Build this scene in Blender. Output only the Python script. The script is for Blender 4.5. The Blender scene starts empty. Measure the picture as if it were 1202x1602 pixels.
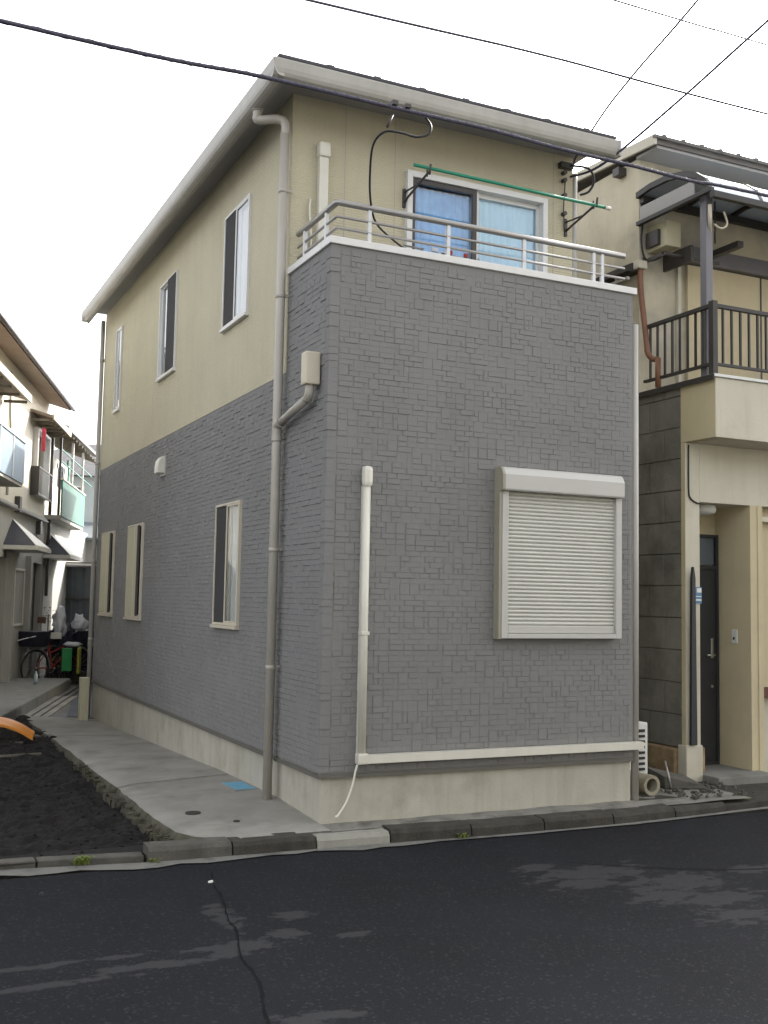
import bpy, bmesh, math, random
from mathutils import Vector, Matrix
rnd = random.Random(7)
C = bpy.context.scene.collection
R = math.radians
# ------------------------------------------------------------------ camera
sc = bpy.context.scene
cd = bpy.data.cameras.new('camera'); cam = bpy.data.objects.new('camera', cd); C.objects.link(cam); sc.camera = cam
YAW, PIT, ROL = .4408, .0816, .0188
fw = Vector((math.sin(YAW)*math.cos(PIT), math.cos(YAW)*math.cos(PIT), math.sin(PIT)))
rt = Vector((math.cos(YAW), -math.sin(YAW), 0)); up = rt.cross(fw)
r2 = rt*math.cos(ROL)+up*math.sin(ROL); u2 = -rt*math.sin(ROL)+up*math.cos(ROL)
M = Matrix((r2, u2, -fw)).transposed().to_4x4(); M.translation = (-2.847, -7.0, 1.55)
cam.matrix_world = M
cd.sensor_fit = 'HORIZONTAL'; cd.sensor_width = 36; cd.lens = 1681/1202*36; cd.clip_end = 3000; cd.clip_start = .05
# ------------------------------------------------------------------ sky, sun, exposure
w = bpy.data.worlds.new('World'); sc.world = w; w.use_nodes = True
nt = w.node_tree; nt.nodes.clear()
SUN_EL, SUN_AZ = R(31), R(60)          # azimuth clockwise from +Y
sky = nt.nodes.new('ShaderNodeTexSky'); sky.sky_type = 'NISHITA'; sky.sun_disc = False
sky.sun_elevation = SUN_EL; sky.sun_rotation = SUN_AZ; sky.air_density = 1.0; sky.dust_density = 4.0; sky.ozone_density = 1.0
hs = nt.nodes.new('ShaderNodeHueSaturation'); hs.inputs['Saturation'].default_value = .12
bg = nt.nodes.new('ShaderNodeBackground'); bg.inputs[1].default_value = .13
wo = nt.nodes.new('ShaderNodeOutputWorld')
nt.links.new(sky.outputs[0], hs.inputs['Color']); nt.links.new(hs.outputs[0], bg.inputs[0]); nt.links.new(bg.outputs[0], wo.inputs[0])
sl = bpy.data.lights.new('sun', 'SUN'); sl.energy = 2.4; sl.angle = R(.5); sl.color = (1, .94, .84)
so = bpy.data.objects.new('sun', sl); C.objects.link(so)
sd = Vector((math.sin(SUN_AZ)*math.cos(SUN_EL), math.cos(SUN_AZ)*math.cos(SUN_EL), math.sin(SUN_EL)))
so.rotation_euler = sd.to_track_quat('Z', 'Y').to_euler()
vs = sc.view_settings
sc.display_settings.display_device = 'sRGB'
vs.view_transform = 'Standard'; vs.look = 'None'; vs.gamma = 1; vs.use_curve_mapping = False
vs.exposure = 2.12
sc.cycles.max_bounces = 8; sc.cycles.transparent_max_bounces = 12
# ------------------------------------------------------------------ helpers
def mat(name, col, rough=.7, var=.12, nscale=3., bump=0., bscale=60., metal=0., spec=.4, streak=0., dirt=None, dscale=1.2, damt=0., alpha=1., fine=0.):
    """procedural surface: base colour with broad mottling, fine grain, vertical streaks and dirt patches"""
    m = bpy.data.materials.new(name); m.use_nodes = True; n = m.node_tree; L = n.links
    b = n.nodes['Principled BSDF']
    b.inputs['Roughness'].default_value = rough; b.inputs['Metallic'].default_value = metal
    b.inputs['Specular IOR Level'].default_value = spec
    g = n.nodes.new('ShaderNodeNewGeometry'); pos = g.outputs['Position']
    def noise(scale, detail=4, vec=None, rgh=.55):
        t = n.nodes.new('ShaderNodeTexNoise'); t.inputs['Scale'].default_value = scale; t.inputs['Detail'].default_value = detail
        t.inputs['Roughness'].default_value = rgh; L.new(vec or pos, t.inputs['Vector']); return t.outputs['Fac']
    def mix(fac, a, c, bt='MIX'):
        x = n.nodes.new('ShaderNodeMix'); x.data_type = 'RGBA'; x.blend_type = bt
        if isinstance(fac, float): x.inputs[0].default_value = fac
        else: L.new(fac, x.inputs[0])
        for i, v in ((6, a), (7, c)):
            if isinstance(v, tuple): x.inputs[i].default_value = (*v[:3], 1)
            else: L.new(v, x.inputs[i])
        return x.outputs[2]
    def ramp(v, lo, hi):
        x = n.nodes.new('ShaderNodeMapRange'); x.inputs[1].default_value = lo; x.inputs[2].default_value = hi; x.clamp = True
        L.new(v, x.inputs[0]); return x.outputs[0]
    dk = tuple(c*(1-var) for c in col); lt = tuple(min(1, c*(1+var)) for c in col)
    out = mix(ramp(noise(nscale), .3, .7), dk, lt)
    if fine:
        out = mix(ramp(noise(max(nscale*40, 130), 2), .35, .65), mix(1., out, (1-fine,)*3, 'MULTIPLY'), out)
    if streak:
        mp = n.nodes.new('ShaderNodeMapping'); mp.inputs['Scale'].default_value = (9, 9, .9); L.new(pos, mp.inputs[0])
        out = mix(ramp(noise(1., 5, mp.outputs[0], .65), .45, .8), out, mix(1., out, (1-streak, 1-streak, 1-streak*1.1), 'MULTIPLY'))
    if damt:
        f = ramp(noise(dscale, 7, None, .65), .5, .72)
        mm = n.nodes.new('ShaderNodeMath'); mm.operation = 'MULTIPLY'; mm.inputs[1].default_value = damt; L.new(f, mm.inputs[0])
        out = mix(mm.outputs[0], out, dirt)
    L.new(out, b.inputs['Base Color'])
    if bump:
        bp = n.nodes.new('ShaderNodeBump'); bp.inputs['Strength'].default_value = bump; bp.inputs['Distance'].default_value = .01
        L.new(noise(bscale, 3), bp.inputs['Height']); L.new(bp.outputs[0], b.inputs['Normal'])
    return m
M = {}
M['tile'] = mat('grey_siding', (.216, .214, .212), .8, .05, 1.6, .25, 160, fine=.10, dirt=(.165, .158, .14), damt=.25, streak=.04)
M['cream'] = mat('cream_siding', (.575, .53, .385), .75, .05, 1.5, 0, fine=.08, streak=.08)
M['trim'] = mat('aluminium_trim', (.66, .655, .64), .4, .03, 5, spec=.5)
M['trimc'] = mat('cream_aluminium', (.55, .50, .40), .4, .04, 5, spec=.5)
M['steel'] = mat('stainless_rail', (.33, .32, .31), .32, .05, 8, metal=.6)
M['railw'] = mat('rail_paint', (.62, .62, .63), .35, .05, 8, spec=.5)
M['gutter'] = mat('gutter_plastic', (.40, .385, .35), .4, .06, 2.5, streak=.12, spec=.5)
M['pipe'] = mat('downpipe_plastic', (.40, .375, .33), .38, .06, 3, streak=.1, spec=.5)
M['soffit'] = mat('soffit_board', (.33, .32, .31), .8, .05, 2)
M['roof'] = mat('slate_roof', (.06, .06, .07), .7, .2, 6, .3, 60)
M['conc'] = mat('foundation_mortar', (.45, .43, .365), .85, .07, 2.2, .2, 90, dirt=(.25, .23, .17), damt=.5, dscale=2.6, streak=.2, fine=.06)
M['flash'] = mat('flashing_metal', (.13, .125, .11), .5, .08, 4)
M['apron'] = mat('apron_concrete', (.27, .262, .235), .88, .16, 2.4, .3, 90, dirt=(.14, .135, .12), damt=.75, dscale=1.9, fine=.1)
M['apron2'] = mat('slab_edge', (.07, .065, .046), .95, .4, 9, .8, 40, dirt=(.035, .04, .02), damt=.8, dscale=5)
M['kerb'] = mat('kerb_concrete', (.048, .044, .036), .92, .3, 5, .6, 70, dirt=(.018, .018, .013), damt=.8, dscale=6, fine=.2)
M['ledge'] = mat('mortar_ledge', (.21, .205, .18), .9, .2, 5, .5, 60, dirt=(.05, .048, .04), damt=.85, dscale=4.5, fine=.15)
M['kerbl'] = mat('kerb_pale', (.27, .265, .23), .9, .12, 6, .4, 70, dirt=(.10, .10, .07), damt=.6, dscale=5)
M['kerbm'] = mat('kerb_mid', (.085, .08, .068), .92, .25, 6, .5, 70, dirt=(.04, .04, .03), damt=.8, dscale=5)
M['strip'] = mat('gutter_concrete', (.16, .158, .145), .9, .35, 4, .4, 80, dirt=(.02, .02, .018), damt=.9, dscale=4)
M['soil'] = mat('dark_soil', (.0095, .008, .0072), .98, .5, 12, 1., 40, fine=.3)
M['duct'] = mat('ivory_duct', (.66, .64, .56), .35, .04, 5, streak=.08, spec=.5)
M['black'] = mat('black_rubber', (.02, .02, .024), .5, .1, 10)
M['black2'] = mat('crack_dark', (.0060, .0064, .0075), .9, .2, 20, spec=.12)
M['cable'] = mat('cable_sheath', (.06, .055, .085), .5, .2, 20)
M['dark'] = mat('dark_inside', (.02, .02, .02), .9, .2, 3)
M['dark2'] = mat('dark_bronze', (.045, .04, .038), .45, .15, 4, spec=.5)
M['screen'] = mat('insect_mesh', (.045, .043, .045), .9, .05, 3)
M['roofb'] = mat('brown_metal_roof', (.13, .12, .11), .6, .15, 6, .2, 60)
M['curt1'] = mat('blue_curtain', (.30, .56, .95), .9, .15, 9)
M['curt2'] = mat('blue_curtain_sky_tint', (.60, .84, 1.0), .9, .06, 5)  # paler copy of the blue curtain, reflected sky put into its colour
M['beige'] = mat('beige_blind', (.50, .47, .34), .8, .04, 4)
M['cloth'] = mat('white_curtain', (.62, .60, .55), .9, .06, 6)
M['shut'] = mat('shutter_slat', (.55, .545, .50), .42, .04, 4, spec=.5)
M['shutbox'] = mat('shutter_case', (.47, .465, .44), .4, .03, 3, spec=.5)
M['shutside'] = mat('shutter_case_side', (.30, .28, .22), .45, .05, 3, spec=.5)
M['green'] = mat('green_pole', (.02, .22, .13), .4, .08, 9)
M['stucco'] = mat('white_stucco', (.56, .53, .44), .9, .06, 2, .3, 110, dirt=(.33, .30, .22), damt=.5, dscale=1.3, streak=.12)
M['tan'] = mat('tan_stucco', (.54, .47, .315), .9, .06, 2, .3, 110, dirt=(.40, .36, .27), damt=.5, dscale=1.6, streak=.07)
M['stained'] = mat('weathered_stucco', (.52, .475, .365), .92, .1, 1.5, .3, 110, dirt=(.25, .24, .235), damt=.9, dscale=.8, streak=.10)
M['block'] = mat('concrete_block', (.225, .22, .195), .95, .16, 2.5, .5, 80, dirt=(.075, .075, .06), damt=.7, dscale=2.2, streak=.2, fine=.15)
M['mortar'] = mat('block_mortar', (.14, .138, .12), .95, .2, 5)
M['rust'] = mat('rust_stain_concrete', (.30, .22, .13), .95, .35, 7, .7, 50, dirt=(.20, .07, .02), damt=.85, dscale=5)
M['copper'] = mat('brown_pipe', (.20, .095, .055), .45, .15, 6)
M['bronze'] = mat('bronze_rail', (.035, .032, .03), .5, .15, 4)
M['postg'] = mat('post_grey', (.15, .145, .16), .45, .08, 3)
M['poly'] = mat('polycarbonate', (.55, .63, .72), .25, .1, 4, spec=.6)  # white-blue of the reflected sky put into the sheet's colour
M['door'] = mat('dark_door', (.028, .03, .034), .45, .1, 3, spec=.4)
M['metal'] = mat('door_metal', (.5, .5, .48), .3, .05, 5, metal=.9)
M['plateb'] = mat('blue_plate', (.09, .21, .36), .4, .05, 6)
M['platew'] = mat('white_plate', (.65, .66, .64), .5, .04, 6)
M['red'] = mat('red_paint', (.30, .03, .02), .4, .1, 6)
M['brown'] = mat('brown_plate', (.10, .04, .025), .5, .1, 6)
M['blue'] = mat('blue_lid', (.12, .33, .48), .6, .15, 14, .4, 200, dirt=(.15, .2, .22), damt=.4, dscale=10)
M['iron'] = mat('iron_lid', (.035, .033, .03), .7, .2, 14, .4, 200)
M['orange'] = mat('orange_plastic', (.75, .27, .03), .45, .1, 8, dirt=(.3, .15, .05), damt=.4, dscale=8)
M['tstucco'] = mat('pale_stucco', (.52, .49, .41), .9, .04, 1.2, .2, 90, streak=.08)
M['tlow'] = mat('lower_stucco', (.36, .355, .33), .9, .08, 1.5, .2, 90, streak=.15)
M['slate'] = mat('awning_shaded_slate', (.05, .052, .065), .6, .15, 5)  # slate with the shade of the near hip put into its tone
M['awlit'] = mat('awning_sunlit_white', (.62, .61, .56), .5, .05, 4)  # bright light on the awning slope put into the colour
M['soff2'] = mat('brown_soffit', (.24, .19, .15), .8, .12, 3)
M['ktile'] = mat('roof_tile_grey', (.10, .095, .10), .6, .25, 6)
M['teal'] = mat('teal_sheet', (.006, .10, .072), .6, .08, 2)
M['greyblue'] = mat('grey_blue_panel', (.20, .26, .33), .4, .08, 2)
M['shed'] = mat('corrugated_grey', (.10, .115, .13), .6, .15, 2, streak=.2)
M['bag'] = mat('plastic_bag', (.55, .57, .62), .35, .1, 12, .5, 40)
M['navy'] = mat('navy_cover', (.02, .02, .035), .6, .2, 6, .5, 30)
M['leafg'] = mat('weed_leaf', (.13, .17, .03), .7, .3, 30)
M['plastic_g'] = mat('green_plastic', (.03, .25, .08), .5, .1, 6)
M['yellow'] = mat('yellow_paint', (.35, .33, .05), .4, .1, 6)
M['lightb'] = mat('bottle_plastic', (.45, .55, .58), .2, .1, 6)
M['wood'] = mat('old_wood', (.16, .14, .11), .9, .25, 6, streak=.2)
M['stepl'] = mat('pipe_concrete', (.30, .275, .21), .9, .15, 5, .4, 80, dirt=(.16, .13, .08), damt=.6, dscale=8)
M['pave'] = mat('alley_paving', (.13, .13, .125), .9, .2, 2.5, .3, 70, dirt=(.07, .07, .065), damt=.7, dscale=2.5)
M['dpave'] = mat('dark_paving', (.055, .06, .075), .8, .15, 2.5, .3, 70)
M['stepc'] = mat('step_concrete', (.20, .20, .185), .9, .2, 3, .4, 60, dirt=(.09, .085, .07), damt=.7, dscale=3)
M['farw'] = mat('far_wall', (.45, .50, .50), .9, .08, 1)
M['glass_g'] = mat('grey_window', (.10, .12, .14), .12, .15, 2, spec=.8)

# fine woven emboss on the cream siding
def weave(m, su=.075, sv=.021, dist=.004, strength=.8):
    n = m.node_tree; L = n.links; b = n.nodes['Principled BSDF']
    g = n.nodes.new('ShaderNodeNewGeometry'); s = n.nodes.new('ShaderNodeSeparateXYZ'); L.new(g.outputs['Position'], s.inputs[0])
    a = n.nodes.new('ShaderNodeMath'); a.operation = 'ADD'; L.new(s.outputs[0], a.inputs[0]); L.new(s.outputs[1], a.inputs[1])
    c = n.nodes.new('ShaderNodeCombineXYZ'); L.new(a.outputs[0], c.inputs[0]); L.new(s.outputs[2], c.inputs[1])
    t = n.nodes.new('ShaderNodeTexBrick'); t.inputs['Scale'].default_value = 1; t.inputs['Brick Width'].default_value = su; t.inputs['Row Height'].default_value = sv
    t.inputs['Mortar Size'].default_value = .003; t.inputs['Mortar Smooth'].default_value = .4
    t.inputs['Color1'].default_value = (1, 1, 1, 1); t.inputs['Color2'].default_value = (.55, .55, .55, 1); t.inputs['Mortar'].default_value = (0, 0, 0, 1)
    L.new(c.outputs[0], t.inputs['Vector'])
    bp = n.nodes.new('ShaderNodeBump'); bp.inputs['Strength'].default_value = strength; bp.inputs['Distance'].default_value = dist
    L.new(t.outputs['Color'], bp.inputs['Height']); L.new(bp.outputs[0], b.inputs['Normal'])
weave(M['cream'], .06, .021, .012, 1.)

def glass(name, tint, trans=.8, rough=.02):
    m = bpy.data.materials.new(name); m.use_nodes = True; n = m.node_tree; n.nodes.clear(); L = n.links
    o = n.nodes.new('ShaderNodeOutputMaterial'); mx = n.nodes.new('ShaderNodeMixShader'); fr = n.nodes.new('ShaderNodeFresnel'); fr.inputs[0].default_value = 1.9
    t = n.nodes.new('ShaderNodeBsdfTransparent'); t.inputs[0].default_value = (*[c*trans for c in tint], 1)
    g = n.nodes.new('ShaderNodeBsdfGlossy'); g.inputs[0].default_value = (.95, .97, 1, 1); g.inputs['Roughness'].default_value = rough
    ge = n.nodes.new('ShaderNodeNewGeometry'); iv = n.nodes.new('ShaderNodeMath'); iv.operation = 'SUBTRACT'; iv.inputs[0].default_value = 1; L.new(ge.outputs['Backfacing'], iv.inputs[1])
    mu = n.nodes.new('ShaderNodeMath'); mu.operation = 'MULTIPLY'; L.new(fr.outputs[0], mu.inputs[0]); L.new(iv.outputs[0], mu.inputs[1]); L.new(mu.outputs[0], mx.inputs[0]); L.new(t.outputs[0], mx.inputs[1]); L.new(g.outputs[0], mx.inputs[2]); L.new(mx.outputs[0], o.inputs[0])
    return m
M['glass'] = glass('window_glass', (.95, .98, 1), .92)

def make_road_mat():
    m = mat('asphalt', (.0062, .0077, .0112), .87, .3, 1.0, .5, 260, fine=.38, spec=.22)
    n = m.node_tree; L = n.links; b = n.nodes['Principled BSDF']
    old = b.inputs['Base Color'].links[0].from_socket
    g = n.nodes.new('ShaderNodeNewGeometry')
    acc = None
    # worn pale patches in the road surface (x, y, rx, ry, strength)
    for (x, y, rx, ry) in ((1.25, -1.42, .5, .20), (1.62, -1.78, .5, .22), (1.6, -2.15, .42, .16), (1.35, -2.0, .3, .14), (1.1, -1.6, .35, .12), (2.3, -1.7, .3, .1), (1.0, -1.2, .2, .1), (1.45, -2.45, .3, .16), (-.80, -1.62, .16, .08),
                           (-.95, -1.92, .14, .10), (-.60, -2.03, .12, .06), (-1.25, -2.02, .32, .12), (-1.7, -2.12, .4, .07), (-2.1, -1.95, .5, .04), (-2.2, -2.2, .5, .05), (-1.13, -1.5, .09, .3), (-1.2, -2.95, .2, .1)):
        mp = n.nodes.new('ShaderNodeMapping'); mp.vector_type = 'POINT'
        mp.inputs['Location'].default_value = (-x/rx, -y/ry, 0); mp.inputs['Scale'].default_value = (1/rx, 1/ry, 0)
        L.new(g.outputs['Position'], mp.inputs[0])
        ln = n.nodes.new('ShaderNodeVectorMath'); ln.operation = 'LENGTH'; L.new(mp.outputs[0], ln.inputs[0])
        mr = n.nodes.new('ShaderNodeMapRange'); mr.inputs[1].default_value = 1.7; mr.inputs[2].default_value = .2; mr.clamp = True; L.new(ln.outputs['Value'], mr.inputs[0])
        if acc is None: acc = mr.outputs[0]
        else:
            mx = n.nodes.new('ShaderNodeMath'); mx.operation = 'MAXIMUM'; L.new(acc, mx.inputs[0]); L.new(mr.outputs[0], mx.inputs[1]); acc = mx.outputs[0]
    mp = n.nodes.new('ShaderNodeMapping'); mp.inputs['Scale'].default_value = (6.5, 11, 1); L.new(g.outputs['Position'], mp.inputs[0])
    t = n.nodes.new('ShaderNodeTexNoise'); t.inputs['Scale'].default_value = 1.; t.inputs['Detail'].default_value = 8; t.inputs['Roughness'].default_value = .68; L.new(mp.outputs[0], t.inputs[0])
    ad = n.nodes.new('ShaderNodeMath'); ad.operation = 'MULTIPLY_ADD'; ad.inputs[1].default_value = .40; L.new(acc, ad.inputs[0]); L.new(t.outputs[0], ad.inputs[2])
    mr = n.nodes.new('ShaderNodeMapRange'); mr.inputs[1].default_value = .735; mr.inputs[2].default_value = .80; mr.clamp = True; L.new(ad.outputs[0], mr.inputs[0])
    mm = n.nodes.new('ShaderNodeMath'); mm.operation = 'MULTIPLY'; mm.inputs[1].default_value = .75; L.new(mr.outputs[0], mm.inputs[0])
    mx = n.nodes.new('ShaderNodeMix'); mx.data_type = 'RGBA'; L.new(mm.outputs[0], mx.inputs[0]); L.new(old, mx.inputs[6]); mx.inputs[7].default_value = (.037, .038, .040, 1)
    # pale aggregate specks
    tn = n.nodes.new('ShaderNodeTexVoronoi'); tn.inputs['Scale'].default_value = 85; L.new(g.outputs['Position'], tn.inputs['Vector'])
    rr = n.nodes.new('ShaderNodeMapRange'); rr.inputs[1].default_value = .90; rr.inputs[2].default_value = 1.; rr.clamp = True
    sp_ = n.nodes.new('ShaderNodeSeparateColor'); L.new(tn.outputs['Color'], sp_.inputs[0]); L.new(sp_.outputs[0], rr.inputs[0])
    m2 = n.nodes.new('ShaderNodeMix'); m2.data_type = 'RGBA'; L.new(rr.outputs[0], m2.inputs[0]); L.new(mx.outputs[2], m2.inputs[6]); m2.inputs[7].default_value = (.026, .027, .028, 1)
    L.new(m2.outputs[2], b.inputs['Base Color'])
    return m
M['road'] = make_road_mat()

class MB:
    """collects boxes, prisms and tubes, then links them as one mesh object"""
    def __init__(s): s.bm = bmesh.new()
    def quad(s, *p):
        try: s.bm.faces.new([s.bm.verts.new(q) for q in p])
        except ValueError: pass
        return s
    def hexa(s, p):      # 8 points: bottom 4 then top 4
        v = [s.bm.verts.new(q) for q in p]
        for f in ((3, 2, 1, 0), (4, 5, 6, 7), (0, 1, 5, 4), (1, 2, 6, 5), (2, 3, 7, 6), (3, 0, 4, 7)): s.bm.faces.new([v[i] for i in f])
        return s
    def box(s, x0, x1, y0, y1, z0, z1):
        x0, x1 = sorted((x0, x1)); y0, y1 = sorted((y0, y1)); z0, z1 = sorted((z0, z1))
        return s.hexa([(x0, y0, z0), (x1, y0, z0), (x1, y1, z0), (x0, y1, z0), (x0, y0, z1), (x1, y0, z1), (x1, y1, z1), (x0, y1, z1)])
    def prism(s, pts, vec):   # polygon extruded along vec
        a = [s.bm.verts.new(p) for p in pts]; b = [s.bm.verts.new(Vector(p)+Vector(vec)) for p in pts]
        s.bm.faces.new(a[::-1]); s.bm.faces.new(b)
        for i in range(len(a)):
            j = (i+1) % len(a); s.bm.faces.new((a[i], a[j], b[j], b[i]))
        return s
    def tube(s, pts, r, n=10, cap=True, flat=None):
        pts = [Vector(p) for p in pts]; rings = []
        prev = None
        for i, p in enumerate(pts):
            d = (pts[min(i+1, len(pts)-1)]-pts[max(i-1, 0)]).normalized()
            ref = prev if prev is not None else (Vector((0, 0, 1)) if abs(d.z) < .9 else Vector((1, 0, 0)))
            a = (ref-d*ref.dot(d)).normalized(); prev = a; b = d.cross(a)
            rr = r[i] if isinstance(r, (list, tuple)) else r
            rings.append([s.bm.verts.new(p+a*math.cos(t*2*math.pi/n)*rr+b*math.sin(t*2*math.pi/n)*rr) for t in range(n)])
        for q, k in zip(rings, rings[1:]):
            for i in range(n): s.bm.faces.new((q[i], q[(i+1) % n], k[(i+1) % n], k[i])).smooth = True
        if cap: s.bm.faces.new(rings[0][::-1]); s.bm.faces.new(rings[-1])
        return s
    def build(s, name, m, parent=None, bevel=0., label=None, kind=None):
        bmesh.ops.recalc_face_normals(s.bm, faces=s.bm.faces)
        if bevel: bmesh.ops.bevel(s.bm, geom=[e for e in s.bm.edges if e.calc_face_angle(0) > .5], offset=bevel, segments=2, affect='EDGES', profile=.6)
        me = bpy.data.meshes.new(name); s.bm.to_mesh(me); s.bm.free()
        me.materials.append(M[m] if isinstance(m, str) else m)
        o = bpy.data.objects.new(name, me); C.objects.link(o)
        if parent: o.parent = parent
        if label: o['label'] = label
        if kind: o['kind'] = kind
        return o
def Bx(name, m, parent, x0, x1, y0, y1, z0, z1, bevel=0., **k): return MB().box(x0, x1, y0, y1, z0, z1).build(name, m, parent, bevel, **k)
def thing(name, label, cat, loc=(0, 0, 0), rz=0, group=None):
    o = bpy.data.objects.new(name, None); C.objects.link(o); o.location = loc; o.rotation_euler = (0, 0, rz); o.empty_display_size = .1
    return tag(o, label, cat, group)
def tag(o, label, cat, group=None):
    o['label'] = label; o['category'] = cat
    if group: o['group'] = group
    return o
def struct(o): o['kind'] = 'structure'; return o
def copy_piece(o, parent, loc, name=None):
    c = o.copy(); c.name = name or o.name.split('.')[0]; C.objects.link(c); c.parent = parent; c.location = loc; return c
def smooth_path(pts, k=6):
    P = [Vector(p) for p in pts]; out = []
    for i in range(len(P)-1):
        a = P[max(i-1, 0)]; b = P[i]; c = P[i+1]; d = P[min(i+2, len(P)-1)]
        for t in range(k):
            t /= k; out.append(.5*((2*b)+(-a+c)*t+(2*a-5*b+4*c-d)*t*t+(-a+3*b-3*c+d)*t**3))
    return out+[P[-1]]
def lerp(tab, v):
    if v <= tab[0][0]: return tab[0][1]
    for (a, x), (b, y) in zip(tab, tab[1:]):
        if v <= b: return x+(y-x)*(v-a)/(b-a)
    return tab[-1][1]
def hn(x, y, s=1.):   # cheap value noise
    from mathutils import noise
    return noise.noise(Vector((x*s, y*s, 3.7)))

# ------------------------------------------------------------------ the ground
def grid(name, m, xs, ys, zf, kind='structure', smooth=True):
    bm = bmesh.new(); V = [[bm.verts.new((x, y, zf(x, y))) for x in xs] for y in ys]
    for j in range(len(ys)-1):
        for i in range(len(xs)-1):
            f = bm.faces.new((V[j][i], V[j][i+1], V[j+1][i+1], V[j+1][i])); f.smooth = smooth
    me = bpy.data.meshes.new(name); bm.to_mesh(me); bm.free(); me.materials.append(M[m]); o = bpy.data.objects.new(name, me); C.objects.link(o)
    if kind: o['kind'] = kind
    return o
def rng(a, b, n): return [a+(b-a)*i/n for i in range(n+1)]
struct(MB().quad((-400, -400, -.32), (400, -400, -.32), (400, 400, -.32), (-400, 400, -.32)).build('ground', 'dpave'))
road = grid('road', 'road', rng(-40, 60, 100), rng(-8.2, -.33, 24), lambda x, y: -.1+.012*math.sin(x*.9)*math.sin((y+.33)*.8))
fp = struct(MB().box(-40, 60, -40, -8.2, -.3, -.02).build('opposite_pavement', 'pave'))
# ragged seam across the road
sp = [(-.93, -.62), (-1.0, -.88), (-1.04, -1.2), (-1.12, -1.55), (-1.15, -1.8), (-1.24, -2.16), (-1.27, -2.5), (-1.38, -2.95), (-1.5, -3.8), (-1.7, -5.5)]
mb = MB(); L_ = []; R_ = []
pp = smooth_path([(x, y, 0) for x, y in sp], 9)
for i, p in enumerate(pp):
    wd = .0025+.0065*abs(hn(p.y*17, 2)); jx = .007*hn(p.y*8, 5)+.007*hn(p.y*40, 5)
    z = -.1+.012*math.sin(p.x*.9)*math.sin((p.y+.33)*.8)+.004
    L_.append((p.x-wd+jx, p.y, z)); R_.append((p.x+wd+jx, p.y, z))
for i in range(len(pp)-1): mb.quad(L_[i], R_[i], R_[i+1], L_[i+1])
struct(mb.build('road_seam', 'black2'))
sp = [(1.25, -1.15), (1.6, -1.4), (2.0, -1.62), (2.4, -1.75)]
pp = smooth_path([(x, y, 0) for x, y in sp], 8); mb = MB()
for a, b in zip(pp, pp[1:]):
    za = -.1+.012*math.sin(a.x*.9)*math.sin((a.y+.33)*.8)+.004; wd = .006
    mb.quad((a.x, a.y-wd, za), (b.x, b.y-wd, za), (b.x, b.y+wd, za), (a.x, a.y+wd, za))
struct(mb.build('road_crack', 'black2'))
# concrete channel between kerb and asphalt
def ystrip(x): return -.345-.03*max(0, x-.2)/1.2*(x < 2.4)-.0*(x) + (.0 if x > -1 else .09*min(1, (-1-x)/.8))
strip_y = [(-40, -.28), (-2.2, -.16), (-1.6, -.25), (-1.2, -.31), (0, -.335), (1.3, -.385), (2.4, -.38), (3.5, -.28), (6, -.1), (60, 3)]
xs = sorted(set(rng(-12, 12, 160)))
mb = MB()
for a, b in zip(xs, xs[1:]):
    ya, yb = lerp(strip_y, a), lerp(strip_y, b)
    wf = lambda x: max(.004, lerp([(-3, .11), (-1.3, .09), (-.9, .06), (-.1, .05), (.3, .055), (.75, .03), (1.0, .012), (5, .012)], x)*(1+1.1*hn(x*4, 1)+.5*hn(x*13, 4))); wa = wf(a); wb = wf(b)
    mb.quad((a, ya-wa, -.092), (b, yb-wb, -.092), (b, yb+.036, -.088), (a, ya+.036, -.088))
struct(mb.build('channel', 'strip'))
# subsoil filler right and left, mud plot
def mudz(x, y):
    z = -.115+.04*hn(x, y, 2.2)+.04*hn(x, y, 6)+.022*hn(x, y, 15)+.014*hn(x, y, 31)
    if y < .15: z = max(z, -.075) if y > -.1 else -.06
    if y > 6.5: z -= .02
    return z
soil = grid('mud', 'soil', rng(-4.5, -.86, 240), rng(-.16, 8.6, 420), mudz)
# scattered clods on the mud
mb = MB()
for i in range(900):
    x = rnd.uniform(-3, -.95); y = rnd.uniform(0, 7.5)**1.0; s = rnd.uniform(.004, .013)
    z = mudz(x, y)
    v = [Vector((rnd.uniform(.6, 1)*s*a, rnd.uniform(.6, 1)*s*b, rnd.uniform(.5, .9)*s*c)) for a, b, c in ((-1, -1, -1), (1, -1, -1), (1, 1, -1), (-1, 1, -1), (-1, -1, 1), (1, -1, 1), (1, 1, 1), (-1, 1, 1))]
    mb.hexa([q+Vector((x, y, z)) for q in v])
o = mb.build('soil_clods', 'soil'); o['kind'] = 'stuff'; o['label'] = 'loose dark soil clods scattered over the bare plot'
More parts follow.
